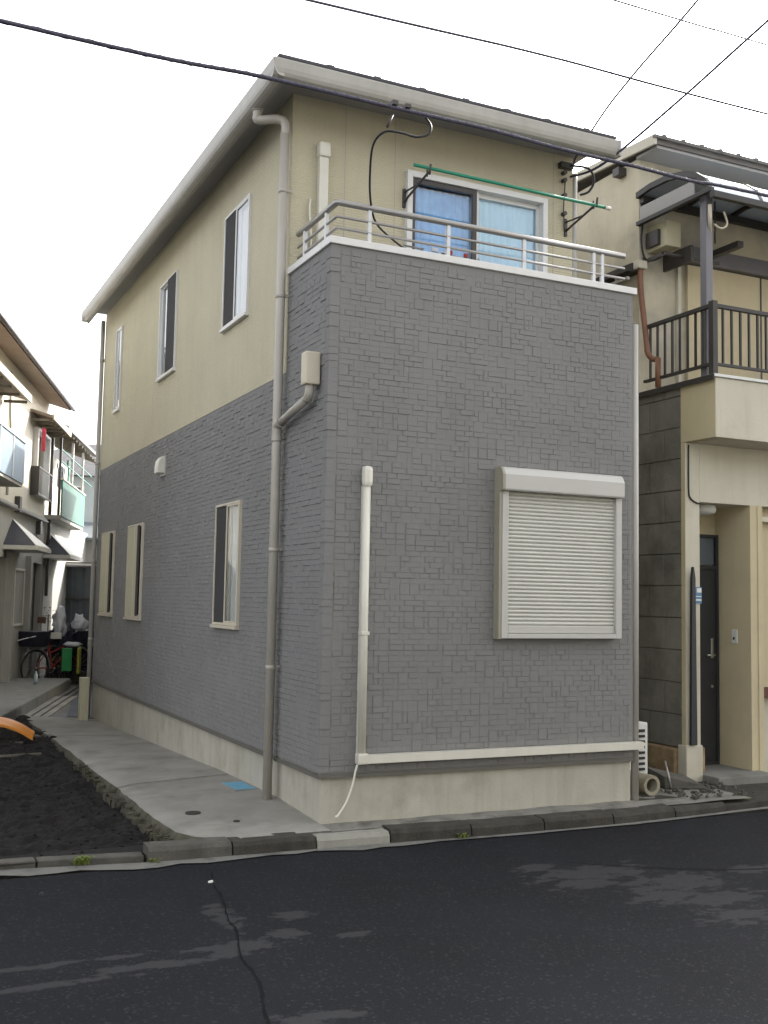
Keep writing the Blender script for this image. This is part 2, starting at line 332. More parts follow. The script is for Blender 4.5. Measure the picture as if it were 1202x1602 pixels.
# apron slab
inn = [(-.4, -.01), (0, -.0), (.9, .035), (2.4, .015), (4.3, -.05), (6.9, -.14), (8.6, -.185)]
out = [(-.4, -.01), (0, .0), (2, -.025), (5, -.06), (8, -.10), (8.6, -.12)]
XO = [(-.1, -.70), (0, -.86), (.2, -.94), (.8, -.955), (4, -.935), (8.6, -.93)]
def apz(x, y):
    t = min(1, max(0, -x/.93)); return lerp(inn, y)*(1-t)+lerp(out, y)*t
ap = thing('apron_slab', 'grey concrete apron slab along the long side wall beside the mud plot', 'paving'); ap['kind'] = 'structure'; del ap['category']
ycuts = [-.19, 2.13, 5.9, 8.5]
for k in range(3):
    y0, y1 = ycuts[k]+.006*(k > 0), ycuts[k+1]-.006*(k < 2); n = max(8, int((y1-y0)/.1)); bm = bmesh.new(); rows = []
    for j in range(n+1):
        y = y0+(y1-y0)*j/n; xo = lerp(XO, y)+.018*hn(3, y, 3)+.012*hn(8, y, 9); row = []
        for i in range(9):
            t = i/8; x = .02*(1-t)+xo*t
            row.append(bm.verts.new((x, y, apz(x, y)-.02*(i == 8))))
        row.append(bm.verts.new((xo-.03-.02*abs(hn(2, y, 7)), y, apz(xo, y)-.07)))
        row.append(bm.verts.new((xo-.05, y, -.26)))
        rows.append(row)
    for a, b in zip(rows, rows[1:]):
        for i in range(10):
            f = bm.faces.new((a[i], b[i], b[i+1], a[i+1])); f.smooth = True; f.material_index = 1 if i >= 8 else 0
    for r, fl in ((rows[0], 0), (rows[-1], 1)):
        z = [bm.verts.new((v.co.x, v.co.y, -.3)) for v in r]
        for i in range(10): bm.faces.new((r[i], r[i+1], z[i+1], z[i])).material_index = 1
    bmesh.ops.recalc_face_normals(bm, faces=bm.faces)
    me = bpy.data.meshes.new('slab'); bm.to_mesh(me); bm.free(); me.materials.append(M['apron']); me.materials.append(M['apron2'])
    o = bpy.data.objects.new('slab', me); C.objects.link(o); o.parent = ap
# crumbling broken lumps of the slab edge
mb = MB()
for i in range(150):
    y = rnd.uniform(0, 3.6)**1.0; x = lerp(XO, y)-.045+rnd.uniform(-.05, .02); s = rnd.uniform(.012, .04); z = -.10+rnd.uniform(-.02, .03)
    mb.hexa([Vector((rnd.uniform(.5, 1)*s*a+x, rnd.uniform(.5, 1)*s*b+y, rnd.uniform(.5, 1)*s*c+z)) for a, b, c in ((-1, -1, -1), (1, -1, -1), (1, 1, -1), (-1, 1, -1), (-1, -1, 1), (1, -1, 1), (1, 1, 1), (-1, 1, 1))])
mb.build('crumbled_edge', 'apron2', ap, kind='stuff')
# mortar ledge between kerb and house front
led = MB()
xs = rng(-.15, 3.75, 60)
for a, b in zip(xs, xs[1:]):
    za, zb = (-.004+.008*hn(a, 1, 3)), (-.004+.008*hn(b, 1, 3))
    led.quad((a, -.2, za-.008), (b, -.2, zb-.008), (b, .05 if b < 2.72 else .7, zb), (a, .05 if a < 2.72 else .7, za))
struct(led.build('mortar_ledge', 'ledge'))
# kerb stones
kr = thing('kerb', 'row of mossy concrete kerb stones between the house and the street', 'kerb'); kr['kind'] = 'structure'; del kr['category']
cut = [-1.24, -.70, -.13, .40, 1.02, 1.62, 2.24, 2.86, 3.42]
for i, (a, b) in enumerate(zip(cut, cut[1:])):
    m = ['kerbm', 'kerb', 'kerbl', 'kerb', 'kerb', 'kerb', 'kerb', 'kerb'][i]
    ya, yb = lerp(strip_y, a)+.035, lerp(strip_y, b)+.035; h0 = [.0, -.005, -.012, -.0, -.005, -.004, -.01, -.02][i]; a += .006; b -= .006
    mb = MB(); n = 10; prev = None
    for j in range(n+1):
        x = a+(b-a)*j/n; yf = ya+(yb-ya)*j/n+.006*hn(x, 1, 12); zt = h0+.006*hn(x, 4, 8)
        sec = [(x, yf-.012, -.13), (x, yf, zt-.03), (x, yf+.022, zt-.004), (x, yf+.15, zt), (x, yf+.15, -.2)]
        v = [mb.bm.verts.new(q) for q in sec]
        if prev:
            for q in range(4): mb.bm.faces.new((prev[q], v[q], v[q+1], prev[q+1]))
        else: mb.bm.faces.new(v)
        prev = v
    mb.bm.faces.new(prev[::-1]); o = mb.build('kerb_stone', m, kr)
    if i == 2: o['label'] = 'pale newer kerb stone'
for i, (a, b) in enumerate(((-3.1, -2.5), (-2.5, -1.88), (-1.88, -1.25))):
    ya, yb = lerp(strip_y, a)+.04, lerp(strip_y, b)+.04
    MB().hexa([(a+.005, ya, -.2), (b-.005, yb, -.2), (b-.005, yb+.12, -.2), (a+.005, ya+.12, -.2), (a+.005, ya+.015, -.052), (b-.005, yb+.015, -.05), (b-.005, yb+.12, -.048), (a+.005, ya+.12, -.05)]).build('low_kerb_stone', 'kerbm', kr, .008)
for i in range(3):
    a = 3.43+i*.62; b = a+.61; ya, yb = lerp(strip_y, a)+.05, lerp(strip_y, b)+.05
    MB().hexa([(a, ya, -.2), (b, yb, -.2), (b, yb+.15, -.2), (a, ya+.15, -.2), (a, ya+.02, -.045), (b, yb+.02, -.04), (b, yb+.15, -.03), (a, ya+.15, -.035)]).build('low_kerb_stone', 'kerb', kr, .01)
# alley floor
rows = MB()
struct(MB().hexa([(-6, 8.4, -.3), (14, 8.4, -.3), (14, 60, -.3), (-6, 60, -.3), (-6, 8.4, -.17), (14, 8.4, -.17), (14, 60, -.15), (-6, 60, -.15)]).build('alley_pavement', 'pave'))
struct(MB().quad((-.32, 8.62, -.16), (3, 8.62, -.16), (6, 24, -.144), (2.6, 24, -.144)).build('alley_lane', 'dpave'))
mb = MB()
hx, hy = math.sin(R(16.7)), math.cos(R(16.7))
for o_ in (0, .13):
    a = Vector((-.86+o_, 8.5, -.163)); b = a+Vector((hx, hy, 0))*8
    mb.hexa([a, a+Vector((.035, 0, 0)), b+Vector((.035, 0, 0)), b, a+Vector((0, 0, .02)), a+Vector((.035, 0, .02)), b+Vector((.035, 0, .02)), b+Vector((0, 0, .02))])
struct(mb.build('drain_channel', 'kerb'))

# ------------------------------------------------------------------ the main house
W, D, LEN, H = 2.69, .887, 8.62, 5.60
ZS, ZB, ZC = .335, 3.318, 4.10      # siding bottom, colour break, coping bottom
house = thing('house', 'narrow two storey house with grey tiled lower walls and cream upper walls on the corner', 'house')
wins = {  # side wall windows (y0, y1, z0, z1)
 1: (1.893, 2.63, 4.047, 5.114), 2: (4.426, 5.183, 4.027, 5.116), 3: (7.328, 7.686, 4.034, 5.152),
 4: (1.915, 2.634, 1.302, 2.387), 5: (5.66, 6.45, 1.285, 2.404), 6: (7.338, 8.152, 1.295, 2.394)}
DOOR = (1.014, 2.414, 3.36, 5.149); SHUT = (1.425, 2.495, 1.279, 2.58)
def wall_face(mb, axis, c, th, u0, u1, z0, z1, holes):
    us = sorted({u0, u1, *[h[0] for h in holes if u0 < h[0] < u1], *[h[1] for h in holes if u0 < h[1] < u1]})
    zs = sorted({z0, z1, *[h[2] for h in holes if z0 < h[2] < z1], *[h[3] for h in holes if z0 < h[3] < z1]})
    for a, b in zip(us, us[1:]):
        for p, q in zip(zs, zs[1:]):
            mu, mz = (a+b)/2, (p+q)/2
            if any(h[0] < mu < h[1] and h[2] < mz < h[3] for h in holes): continue
            if axis == 'x': mb.box(c, c+th, a, b, p, q)
            else: mb.box(a, b, c, c+th, p, q)
TH = .12
# lower (grey) walls
mb = MB()
wall_face(mb, 'x', 0, TH, 0, D, ZS, ZC, [])
wall_face(mb, 'x', 0, TH, D, LEN, ZS, ZB, [wins[4], wins[5], wins[6]])
side_wall = mb.build('side_wall', 'tile', house)
mb = MB(); wall_face(mb, 'y', .001, TH, TH, W, ZS, ZC, [])
front_wall = mb.build('front_wall', 'tile', house)
mb = MB(); mb.box(W-TH, W-.001, TH+.002, LEN, -.2, ZC-.002); mb.box(W-TH, W-.001, D+TH, LEN, ZC, H); mb.box(TH, W-TH, LEN-TH, LEN, -.2, H)
mb.box(TH, W-TH, .125, D+.6, 3.2, 3.34); mb.build('rear_wall', 'cream', house)
Bx('ceiling_slab', 'dark', house, TH, W-TH, D+TH, LEN-TH, 3.0, 3.18)
# upper (cream) walls
mb = MB(); wall_face(mb, 'x', -.003, TH, D, LEN, ZB, H, [wins[1], wins[2], wins[3]]); mb.build('upper_side_wall', 'cream', house)
mb = MB(); wall_face(mb, 'y', D-.001, TH, -.001, W+.02, 3.34, H, [DOOR]); mb.build('upper_front_wall', 'cream', house)
# vertical joints of the cream siding boards
mb = MB()
for x in (.46, .915, 2.5): mb.box(x-.0025, x+.0025, D-.004, D+.01, 4.2, H)
mb.build('siding_joint', 'gutter', house)
# --- embossed grey tiles
CELL = .04
tile_mesh = {}
def tile_me(w, h, d, axis):
    k = (w, h, d, axis)
    if k not in tile_mesh:
        bm = bmesh.new(); W_, H_ = w*CELL-.0009, h*CELL-.0009; e = .0012
        P = [(0, 0, 0), (W_, 0, 0), (W_, 0, H_), (0, 0, H_)]; Q = [(.007, -d, e), (W_-.007, -d, e), (W_-.007, -d, H_-e*.6), (.007, -d, H_-e*.6)]
        if axis == 'x': P = [(y, W_-x, z) for x, y, z in P]; Q = [(y, W_-x, z) for x, y, z in Q]
        a = [bm.verts.new(p) for p in P]; b = [bm.verts.new(p) for p in Q]
        bm.faces.new(b)
        for i in range(4): j = (i+1) % 4; bm.faces.new((a[i], a[j], b[j], b[i]))
        bmesh.ops.recalc_face_normals(bm, faces=bm.faces)
        for f in bm.faces:
            pass
        me = bpy.data.meshes.new('siding_tile'); bm.to_mesh(me); bm.free(); me.materials.append(M['tile']); tile_mesh[k] = me
    return tile_mesh[k]
def layout(u0, u1, z0, z1, holes, seed, wt=(36, 28, 6, 12, 2, 10, 0)):
    r = random.Random(seed); nu, nz = int(round((u1-u0)/CELL)), int(round((z1-z0)/CELL)); occ = [[False]*nu for _ in range(nz)]
    for j in range(nz):
        for i in range(nu):
            a, b, p, q = u0+i*CELL, u0+(i+1)*CELL, z0+j*CELL, z0+(j+1)*CELL
            if any(b > h[0]+.004 and a < h[1]-.004 and q > h[2]+.004 and p < h[3]-.004 for h in holes): occ[j][i] = True
    out = []
    for j in range(nz-1, -1, -1):
        for i in range(nu):
            if occ[j][i]: continue
            w_, h_ = r.choices([(2, 1), (3, 1), (4, 1), (2, 2), (1, 2), (1, 1), (1, 3)], wt)[0]
            while w_ > 1 and (i+w_ > nu or any(occ[j][i+k] for k in range(w_))): w_ -= 1
            while h_ > 1 and (j-h_+1 < 0 or any(occ[j-k][i+q] for k in range(h_) for q in range(w_))): h_ -= 1
            for k in range(h_):
                for q in range(w_): occ[j-k][i+q] = True
            out.append((u0+i*CELL, z0+(j-h_+1)*CELL, w_, h_, r.choice((.0012, .0026, .0042, .0062))))
    return out
fr = layout(.07, .07+65*CELL, ZS+.015, ZS+.015+93*CELL, [(1.39, 2.53, 1.25, 2.58)], 3)
cx, cz = 1.0, 1.7
camp = Vector((-2.847, -7, 1.55))
fr.sort(key=lambda t: -(t[2]*t[3])/((Vector((t[0], 0, t[1]))-camp).length**2))
near, rest = fr[:297], fr[297:]
for u, z, w_, h_, d in near:
    o = bpy.data.objects.new('siding_tile', tile_me(w_, h_, d, 'y')); C.objects.link(o); o.parent = front_wall; o.location = (u, 0, z)
def tiles_stuff(tl, axis, parent):
    bm = bmesh.new()
    for u, z, w_, h_, d in tl:
        W_, H_ = w_*CELL-.0009, h_*CELL-.0009; e = .0012
        P = [(0, 0), (W_, 0), (W_, H_), (0, H_)]; Q = [(.009, e), (W_-.009, e), (W_-.009, H_-e), (.009, H_-e)]
        if axis == 'y': a = [bm.verts.new((u+x, 0, z+y)) for x, y in P]; b = [bm.verts.new((u+x, -d, z+y)) for x, y in Q]
        else: a = [bm.verts.new((0, u+x, z+y)) for x, y in P]; b = [bm.verts.new((-d, u+x, z+y)) for x, y in Q]
        bm.faces.new(b if axis == 'y' else b[::-1])
        for i in range(4):
            j = (i+1) % 4; f = (a[i], a[j], b[j], b[i]); bm.faces.new(f if axis == 'y' else f[::-1])
    me = bpy.data.meshes.new('siding_tiles'); bm.to_mesh(me); bm.free(); me.materials.append(M['tile'])
    o = bpy.data.objects.new('siding_tiles', me); C.objects.link(o); o.parent = parent; o['kind'] = 'stuff'
tiles_stuff(rest, 'y', front_wall)
hs_ = [(a-.03, b+.03, c-.04, d+.03) for a, b, c, d in (wins[4], wins[5], wins[6])]
sd_t = layout(.07, .07+213*CELL, ZS+.015, ZS+.015+74*CELL, hs_, 5, (30, 34, 18, 6, 1, 10, 0))+layout(.07, .07+20*CELL, ZS+.015+74*CELL, ZS+.015+93*CELL, [], 6, (30, 34, 18, 6, 1, 10, 0))
sd_t = [(a, b, c_, d_, e_*1.25) for a, b, c_, d_, e_ in sd_t]
tiles_stuff(sd_t, 'x', side_wall)
# corner pieces of the siding: short stacked blocks with a fine seam
mb = MB(); r = random.Random(4); z = ZS+.012
while z < ZC-.06:
    h_ = r.choice((.047, .097, .047)); d = r.choice((.003, .006, .009))
    mb.box(-d, .064, -d, .03, z, min(z+h_, ZC-.01)); mb.box(-d, .02, .032, .064, z, min(z+h_, ZC-.01)); z += h_+.003
o = mb.build('corner_blocks', 'tile', front_wall); o['kind'] = 'stuff'
# --- foundation and flashing
mb = MB(); mb.hexa([(.018, .018, -.3), (W-.01, .018, -.3), (W-.01, .3, -.3), (.018, .3, -.3), (.018, .018, .305), (W-.01, .018, .305), (W-.01, .3, .305), (.018, .3, .305)])
mb.box(.018, .2, .3, LEN-.01, -.3, .305); mb.build('foundation', 'conc', house, .006)
mb = MB(); mb.box(-.014, W, -.014, .03, .308, .330); mb.box(-.014, .03, .03, LEN, .308, .330); mb.box(-.004, W, -.004, .03, .330, ZS+.006); mb.box(-.004, .03, .03, LEN, .330, ZS+.006)
mb.build('flashing', 'flash', house)
mb = MB()
for x in (.42,): mb.box(x, x+.004, .015, .02, .0, .3)
# --- balcony: coping, floor, rail
mb = MB(); mb.box(-.02, W+.03, -.02, .15, ZC, ZC+.055); mb.box(-.02, .15, .15, D-.004, ZC, ZC+.055); mb.box(W-.12, W+.03, .15, D-.004, ZC, ZC+.055)
mb.build('balcony_coping', 'trim', house, .006)
Bx('parapet_inner', 'cream', house, W-.12, W, .122, D-.004, 3.34, ZC-.002)
rail = MB()
for (z, rr) in ((4.425, .024), (4.32, .011), (4.235, .011)):
    y = .035; pts = [(.05, D-.06, z), (.05, .35, z), (.05, .05, z), (.053, .038, z), (.066, y, z), (1.3, y, z), (W-.06, y, z)]
    rail.tube(pts, rr, 10)
balrail = rail.build('balcony_rail', 'steel', house)
for i, (x, y) in enumerate(((.31, .035), (.97, .035), (1.65, .035), (2.32, .035), (2.405, .035), (.05, .23), (.05, .67))):
    Bx('rail_post', 'railw', balrail, x-.014, x+.014, y-.01, y+.016, ZC+.053, 4.412, .003)
# --- roof and eaves
OVX, OVY = -.30, .40
mb = MB()
mb.box(OVX+.04, W+.12, OVY+.04, LEN-.02, H+.002, H+.02)
mb.build('soffit', 'soffit', house)
mb = MB(); mb.box(OVX+.03, OVX+.055, OVY+.03, LEN-.02, 5.44, 5.60); mb.box(OVX+.03, W+.12, OVY+.03, OVY+.055, 5.44, 5.60)
mb.build('fascia', 'soffit', house)
ex0, ex1, ey0, ey1 = OVX-.0, W+.14, OVY-.0, LEN-.02; cxm = (ex0+ex1)/2; rz = 5.615
rp = MB(); apx = [(cxm, ey0+1.5, rz+.38), (cxm, ey1-1.5, rz+.38)]
def q3(a, b, c, d=None):
    p = [a, b, c]+([d] if d else []); rp.prism(p, (0, 0, .022))
q3((ex0, ey0, rz), (ex1, ey0, rz), apx[0]); q3((ex1, ey0, rz), (ex1, ey1, rz), apx[1], apx[0]); q3((ex1, ey1, rz), (ex0, ey1, rz), apx[1]); q3((ex0, ey1, rz), (ex0, ey0, rz), apx[0], apx[1])
roof = rp.build('roof', 'roof', house)
for i in range(7): Bx('snow_guard', 'roof', roof, .1+i*.40, .16+i*.40, ey0+.02, ey0+.10, rz+.02, rz+.042)
def gutter(a, b, name='gutter'):
    a, b = Vector(a), Vector(b); d = (b-a).normalized(); n = d.cross(Vector((0, 0, 1)))   # outward
    prof = [(0, .0), (.012, -.005)]
    sec = [(.0, -.135), (.035, -.133), (.056, -.122), (.070, -.10), (.079, -.07), (.084, -.035), (.088, -.012), (.088, .0), (.074, .0), (.070, -.055), (.058, -.10), (.04, -.113), (0, -.113)]
    mb = MB(); rows = []
    for p in (a, b):
        rows.append([mb.bm.verts.new(p+n*u+Vector((0, 0, v))) for u, v in sec])
    for i in range(len(sec)): j = (i+1) % len(sec); mb.bm.faces.new((rows[0][i], rows[0][j], rows[1][j], rows[1][i]))
    mb.bm.faces.new(rows[0]); mb.bm.faces.new(rows[1][::-1])
    return mb.build(name, 'gutter', house)
gutter((OVX-.053, OVY+.028, 5.575), (W+.13, OVY+.028, 5.575))
gutter((OVX+.028, LEN-.10, 5.575), (OVX+.028, OVY-.053, 5.575))
mb = MB()
mb.box(OVX-.06, OVX+.03, LEN-.11, LEN-.075, 5.44, 5.58); mb.box(W+.125, W+.15, OVY-.06, OVY+.03, 5.44, 5.58); mb.build('gutter_cap', 'gutter', house)
# --- downpipes
px, py = -.075, .86
mb = MB(); r_ = .036
mb.tube(smooth_path([(-.27, .98, 5.46), (-.27, .98, 5.40), (-.26, .975, 5.36), (-.13, .89, 5.36), (px, py, 5.32), (px, py, 5.22)], 4), r_, 12)
mb.tube([(px, py, 5.24), (px, py, .0)], r_, 14)
dp = mb.build('downpipe', 'pipe', house)
mb = MB()
for z in (4.75, 3.9, 2.82, 1.9, 1.0): mb.tube([(px, py, z), (px, py, z+.035)], r_+.0035, 14); mb.box(px, -.003, py-.008, py+.008, z+.015, z+.035)
mb.build('pipe_bracket', 'pipe', dp)
mb = MB(); mb.tube([(-.27, .98, 5.475), (-.27, .98, 5.43)], .045, 14); mb.build('gutter_outlet', 'gutter', dp)
hp = MB(); hp.box(-.125, -.012, .13, .235, 3.09, 3.33); hb = hp.build('rain_hopper', 'trimc', house, .012)
mb = MB(); mb.tube(smooth_path([(-.07, .19, 3.10), (-.07, .195, 3.03), (-.07, .24, 2.995)], 3), .034, 12)
mb.tube([(-.07, .235, 3.0), (-.072, .80, 2.90)], .032, 12); mb.tube(smooth_path([(-.072, .78, 2.905), (-.075, .85, 2.885), (-.075, .86, 2.80), (-.075, .86, 2.76)], 3), .040, 12); mb.build('hopper_pipe', 'pipe', hb)
mb = MB(); mb.tube([(-.045, LEN-.03, 5.50), (-.045, LEN-.03, -.2)], .032, 12)
rp2 = mb.build('downpipe', 'gutter', house)
mb = MB()
for z in (4.9, 3.4, 2.0, .9): mb.tube([(-.045, LEN-.03, z), (-.045, LEN-.03, z+.04)], .037, 12)
mb.build('pipe_bracket', 'pipe', rp2)
Bx('pipe_guard', 'beige', house, -.25, -.13, 8.05, 8.17, -.2, .42, .01, label='short beige box post at the rear foot of the wall')
mb = MB(); mb.tube([(W+.047, .035, 3.86), (W+.047, .035, -.02)], .031, 12); dp3 = mb.build('downpipe', 'gutter', house)
mb = MB(); mb.tube([(W+.05, D+.02, 5.46), (W+.05, D+.02, 4.0)], .031, 12); mb.build('downpipe', 'gutter', house)
# --- windows
def place(axis, c, u, d, z): return (c-d, u, z) if axis == 'x' else (u, c-d, z)
def wbox(mb, axis, c, u0, u1, d0, d1, z0, z1):
    a = place(axis, c, u0, d0, z0); b = place(axis, c, u1, d1, z1); mb.box(a[0], b[0], a[1], b[1], a[2], b[2]); return mb
def ring(mb, axis, c, u0, u1, z0, z1, t, d0, d1, tb=None):
    tb = tb or t
    wbox(mb, axis, c, u0, u0+t, d0, d1, z0, z1); wbox(mb, axis, c, u1-t, u1, d0, d1, z0, z1)
    wbox(mb, axis, c, u0+t, u1-t, d0, d1, z0, z0+tb); wbox(mb, axis, c, u0+t, u1-t, d0, d1, z1-t, z1); return mb
def window(axis, c, rect, style, fm='trim', name='window'):
    u0, u1, z0, z1 = rect; mid = (u0+u1)/2
    fr_ = ring(MB(), axis, c, u0-.003, u1+.003, z0-.003, z1+.003, .021, -.10, .028).build(name, fm, house, .003)
    Lg = lambda nm, m, a, b, d0, d1, p, q, bv=0.: wbox(MB(), axis, c, a, b, d0, d1, p, q).build(nm, m, fr_, bv)
    Lg('sill', fm, u0-.01, u1+.01, .0, .045, z0-.032, z0-.005, .003)
    f0, f1, n0, n1 = (mid-.02, u1-.01, u0+.01, mid+.02) if axis == 'x' else (u0+.01, mid+.02, mid-.02, u1-.01)
    # rear-track sash, front-track sash
    ring(MB(), axis, c, f0, f1, z0+.01, z1-.01, .024, -.022, .0).build('sash', fm, fr_, .002)
    ring(MB(), axis, c, n0, n1, z0+.01, z1-.01, .024, .003, .026).build('sash', fm, fr_, .002)
    Lg('pane', 'glass', f0+.027, f1-.027, -.012, -.008, z0+.035, z1-.035)
    Lg('pane', 'glass', n0+.027, n1-.027, .013, .017, z0+.035, z1-.035)
    if style == 'screen_far':
        g = Lg('insect_screen', 'screen', f0+.01, f1, .014, .018, z0+.012, z1-.012)
    if style == 'screen_near':
        Lg('insect_screen', 'screen', n0, n1-.02, .027, .030, z0+.012, z1-.012)
    return fr_, f0, f1, n0, n1
def curtain(fr_, axis, c, a, b, d, p, q, m, amp=.012, folds=9, name='curtain'):
    mb = MB(); n = folds*6; prev = None
    for i in range(n+1):
        u = a+(b-a)*i/n; dd = d+amp*math.sin(i/6*2*math.pi)+amp*.4*math.sin(i*1.7)
        v = [mb.bm.verts.new(place(axis, c, u, dd, zz)) for zz in (p, (p+q)/2, q)]
        if prev:
            for k in range(2): mb.bm.faces.new((prev[k], v[k], v[k+1], prev[k+1])).smooth = True
        prev = v
    return mb.build(name, m, fr_)
r1 = window('x', 0, wins[1], 'screen_far'); curtain(r1[0], 'x', 0, r1[3]+.03, r1[4], -.035, wins[1][2]+.03, wins[1][3]-.03, 'cloth')
r2_ = window('x', 0, wins[2], 'screen_near'); curtain(r2_[0], 'x', 0, r2_[1]+.03, r2_[2], -.05, wins[2][2]+.03, wins[2][3]-.03, 'cloth')
r3 = window('x', 0, wins[3], ''); curtain(r3[0], 'x', 0, wins[3][0]+.03, wins[3][1]-.03, -.05, wins[3][2]+.03, wins[3][2]+.6, 'dark', .004, 4)
r4 = window('x', 0, wins[4], 'screen_far', 'trimc'); curtain(r4[0], 'x', 0, r4[3]+.03, r4[4], -.03, wins[4][2]+.03, wins[4][3]-.03, 'cloth', .006, 5)
for k in (5, 6):
    q = window('x', 0, wins[k], '', 'trimc')
    u0, u1, z0, z1 = wins[k]
    wbox(MB(), 'x', 0, u0+.24, u1-.03, -.004, .024, z0+.02, z1-.02).build('blind_panel', 'beige', q[0], .004)
    wbox(MB(), 'x', 0, u0+.10, u0+.23, .027, .030, z0+.02, z1-.02).build('insect_screen', 'screen', q[0])
# balcony glazed door
u0, u1, z0, z1 = DOOR; mid = (u0+u1)/2-.02
bd = ring(MB(), 'y', D, u0-.0, u1+.0, z0, z1, .05, -.10, .05).build('balcony_door', 'trim', house, .004)
ring(MB(), 'y', D, mid-.03, u1-.03, z0+.02, z1-.045, .045, -.055, -.02).build('sash', 'trim', bd, .003)
ring(MB(), 'y', D, u0+.03, mid+.03, z0+.02, z1-.045, .04, -.02, .01).build('sash', 'trim', bd, .003)
ring(MB(), 'y', D, u0+.04, mid+.0, z0+.02, z1-.05, .045, .014, .03).build('screen_frame', 'dark2', bd, .003)
wbox(MB(), 'y', D, mid+.01, u1-.07, -.04, -.035, z0+.06, z1-.08).build('pane', 'glass', bd)
wbox(MB(), 'y', D, u0+.06, mid-.0, -.006, -.001, z0+.06, z1-.08).build('pane', 'glass', bd)
curtain(bd, 'y', D, mid, u1-.05, -.062, z0+.05, z1-.07, 'curt2', .005, 11)
curtain(bd, 'y', D, u0+.05, mid, -.045, z0+.05, z1-.10, 'curt1', .008, 9)
# roller shutter window
u0, u1, z0, z1 = SHUT; zt = 2.392
sf = MB(); wbox(sf, 'y', 0, u0-.02, u0+.035, -.05, .085, z0, zt); wbox(sf, 'y', 0, u1-.035, u1+.02, -.05, .085, z0, zt); wbox(sf, 'y', 0, u0+.035, u1-.035, -.05, .085, z0, z0+.035)
sw = sf.build('shutter_window', 'shutbox', house, .004)
nsl = 34; sz0, sz1 = z0+.10, zt
me0 = None
for i in range(nsl):
    zz = sz0+(sz1-sz0)*i/nsl; hh = (sz1-sz0)/nsl
    if me0 is None:
        mb = MB(); n = 5; prev = None
        for k in range(n+1):
            t = k/n; dd = .045+.010*math.sin(t*math.pi); v = [mb.bm.verts.new((x, -dd, t*(hh-.003))) for x in (u0+.035, u1-.035)]
            if prev: mb.bm.faces.new((prev[0], prev[1], v[1], v[0])).smooth = True
            prev = v
        v = [mb.bm.verts.new((x, -.040, hh)) for x in (u0+.035, u1-.035)]; mb.bm.faces.new((prev[0], prev[1], v[1], v[0]))
        o = mb.build('slat', 'shut', sw); me0 = o.data; o.location.z = zz
    else:
        o = bpy.data.objects.new('slat', me0); C.objects.link(o); o.parent = sw; o.location.z = zz
wbox(MB(), 'y', 0, u0+.037, u1-.037, .03, .068, z0+.037, z0+.098).build('bottom_rail', 'shutbox', sw, .008)
mb = MB(); prof = [(0, zt), (-.122, zt), (-.128, zt+.01), (-.128, zt+.12), (-.105, zt+.165), (-.08, zt+.18), (0, zt+.18)]
mb.prism([(u0-.022, y, z) for y, z in prof], (u1-u0+.036, 0, 0)); cs = mb.build('shutter_case', 'shutbox', sw)
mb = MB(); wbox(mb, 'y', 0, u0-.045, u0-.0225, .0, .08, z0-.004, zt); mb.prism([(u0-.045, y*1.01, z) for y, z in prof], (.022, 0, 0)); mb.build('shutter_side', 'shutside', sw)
# vent hood on the side wall
mb = MB(); n = 10
for k in range(n): pass
prof = [(0, 3.10), (-.05, 3.085), (-.085, 3.04), (-.095, 2.97), (-.095, 2.90), (0, 2.90)]
mb.prism([(x, 4.70, z) for x, z in prof], (0, .16, 0)); vh = mb.build('vent_hood', 'duct', house, .012); mb = MB(); mb.box(-.02, 0, 4.68, 4.88, 2.87, 3.09); mb.build('vent_plate', 'gutter', vh, .006)
# ivory duct covers
mb = MB(); mb.tube([(.30, -.032, 2.36), (.30, -.032, .46)], .029, 12); mb.box(.271, .329, -.03, .0, .46, 2.36)
mb.box(.264, W+.06, -.066, -.008, .405, .462); dc = mb.build('duct_cover', 'duct', house)
MB().box(.262, .338, -.074, 0, 2.35, 2.505).build('duct_cap', 'duct', dc, .034)
MB().box(.262, .345, -.070, 0, .40, .475).build('duct_elbow', 'duct', dc, .012)
Bx('duct_joint', 'duct', dc, .268, .332, -.0635, 0, 1.3, 1.325, .003)
mb = MB(); mb.box(.215, .295, D-.065, D, 3.4, 5.12); dc2 = mb.build('duct_cover', 'duct', house, .012)
MB().box(.205, .305, D-.085, D, 5.10, 5.22).build('duct_cap', 'duct', dc2, .018)
MB().tube(smooth_path([(.16, D-.02, 4.75), (.15, D-.03, 4.65), (.17, D-.03, 4.4), (.16, D-.03, 4.2)], 4), .009, 8).build('thin_pipe', 'duct', dc2)
# drain cord of the duct
MB().tube(smooth_path([(.265, -.045, .40), (.25, -.05, .36), (.225, -.055, .26), (.18, -.06, .15), (.12, -.06, .065), (.10, -.065, .06)], 5), .008, 8).build('drain_hose', 'duct', dc)
# pole brackets by the balcony door
for (x, nm) in ((1.0, 'pole_bracket'), (2.63, 'pole_bracket')):
    z = 4.90 if x < 2 else 4.92; mb = MB(); mb.box(x-.012, x+.012, D-.02, D-.001, z-.07, z+.09)
    mb.tube([(x, D-.02, z-.02), (x, .42, z+.08)], .010, 8); mb.tube([(x, D-.02, z+.06), (x, .62, z+.04)], .008, 8); mb.tube([(x, .42, z+.05), (x, .40, z+.13)], .010, 8); mb.tube([(x, .46, z+.05), (x, .46, z+.12)], .008, 8)
    mb.build(nm, 'dark2', house)
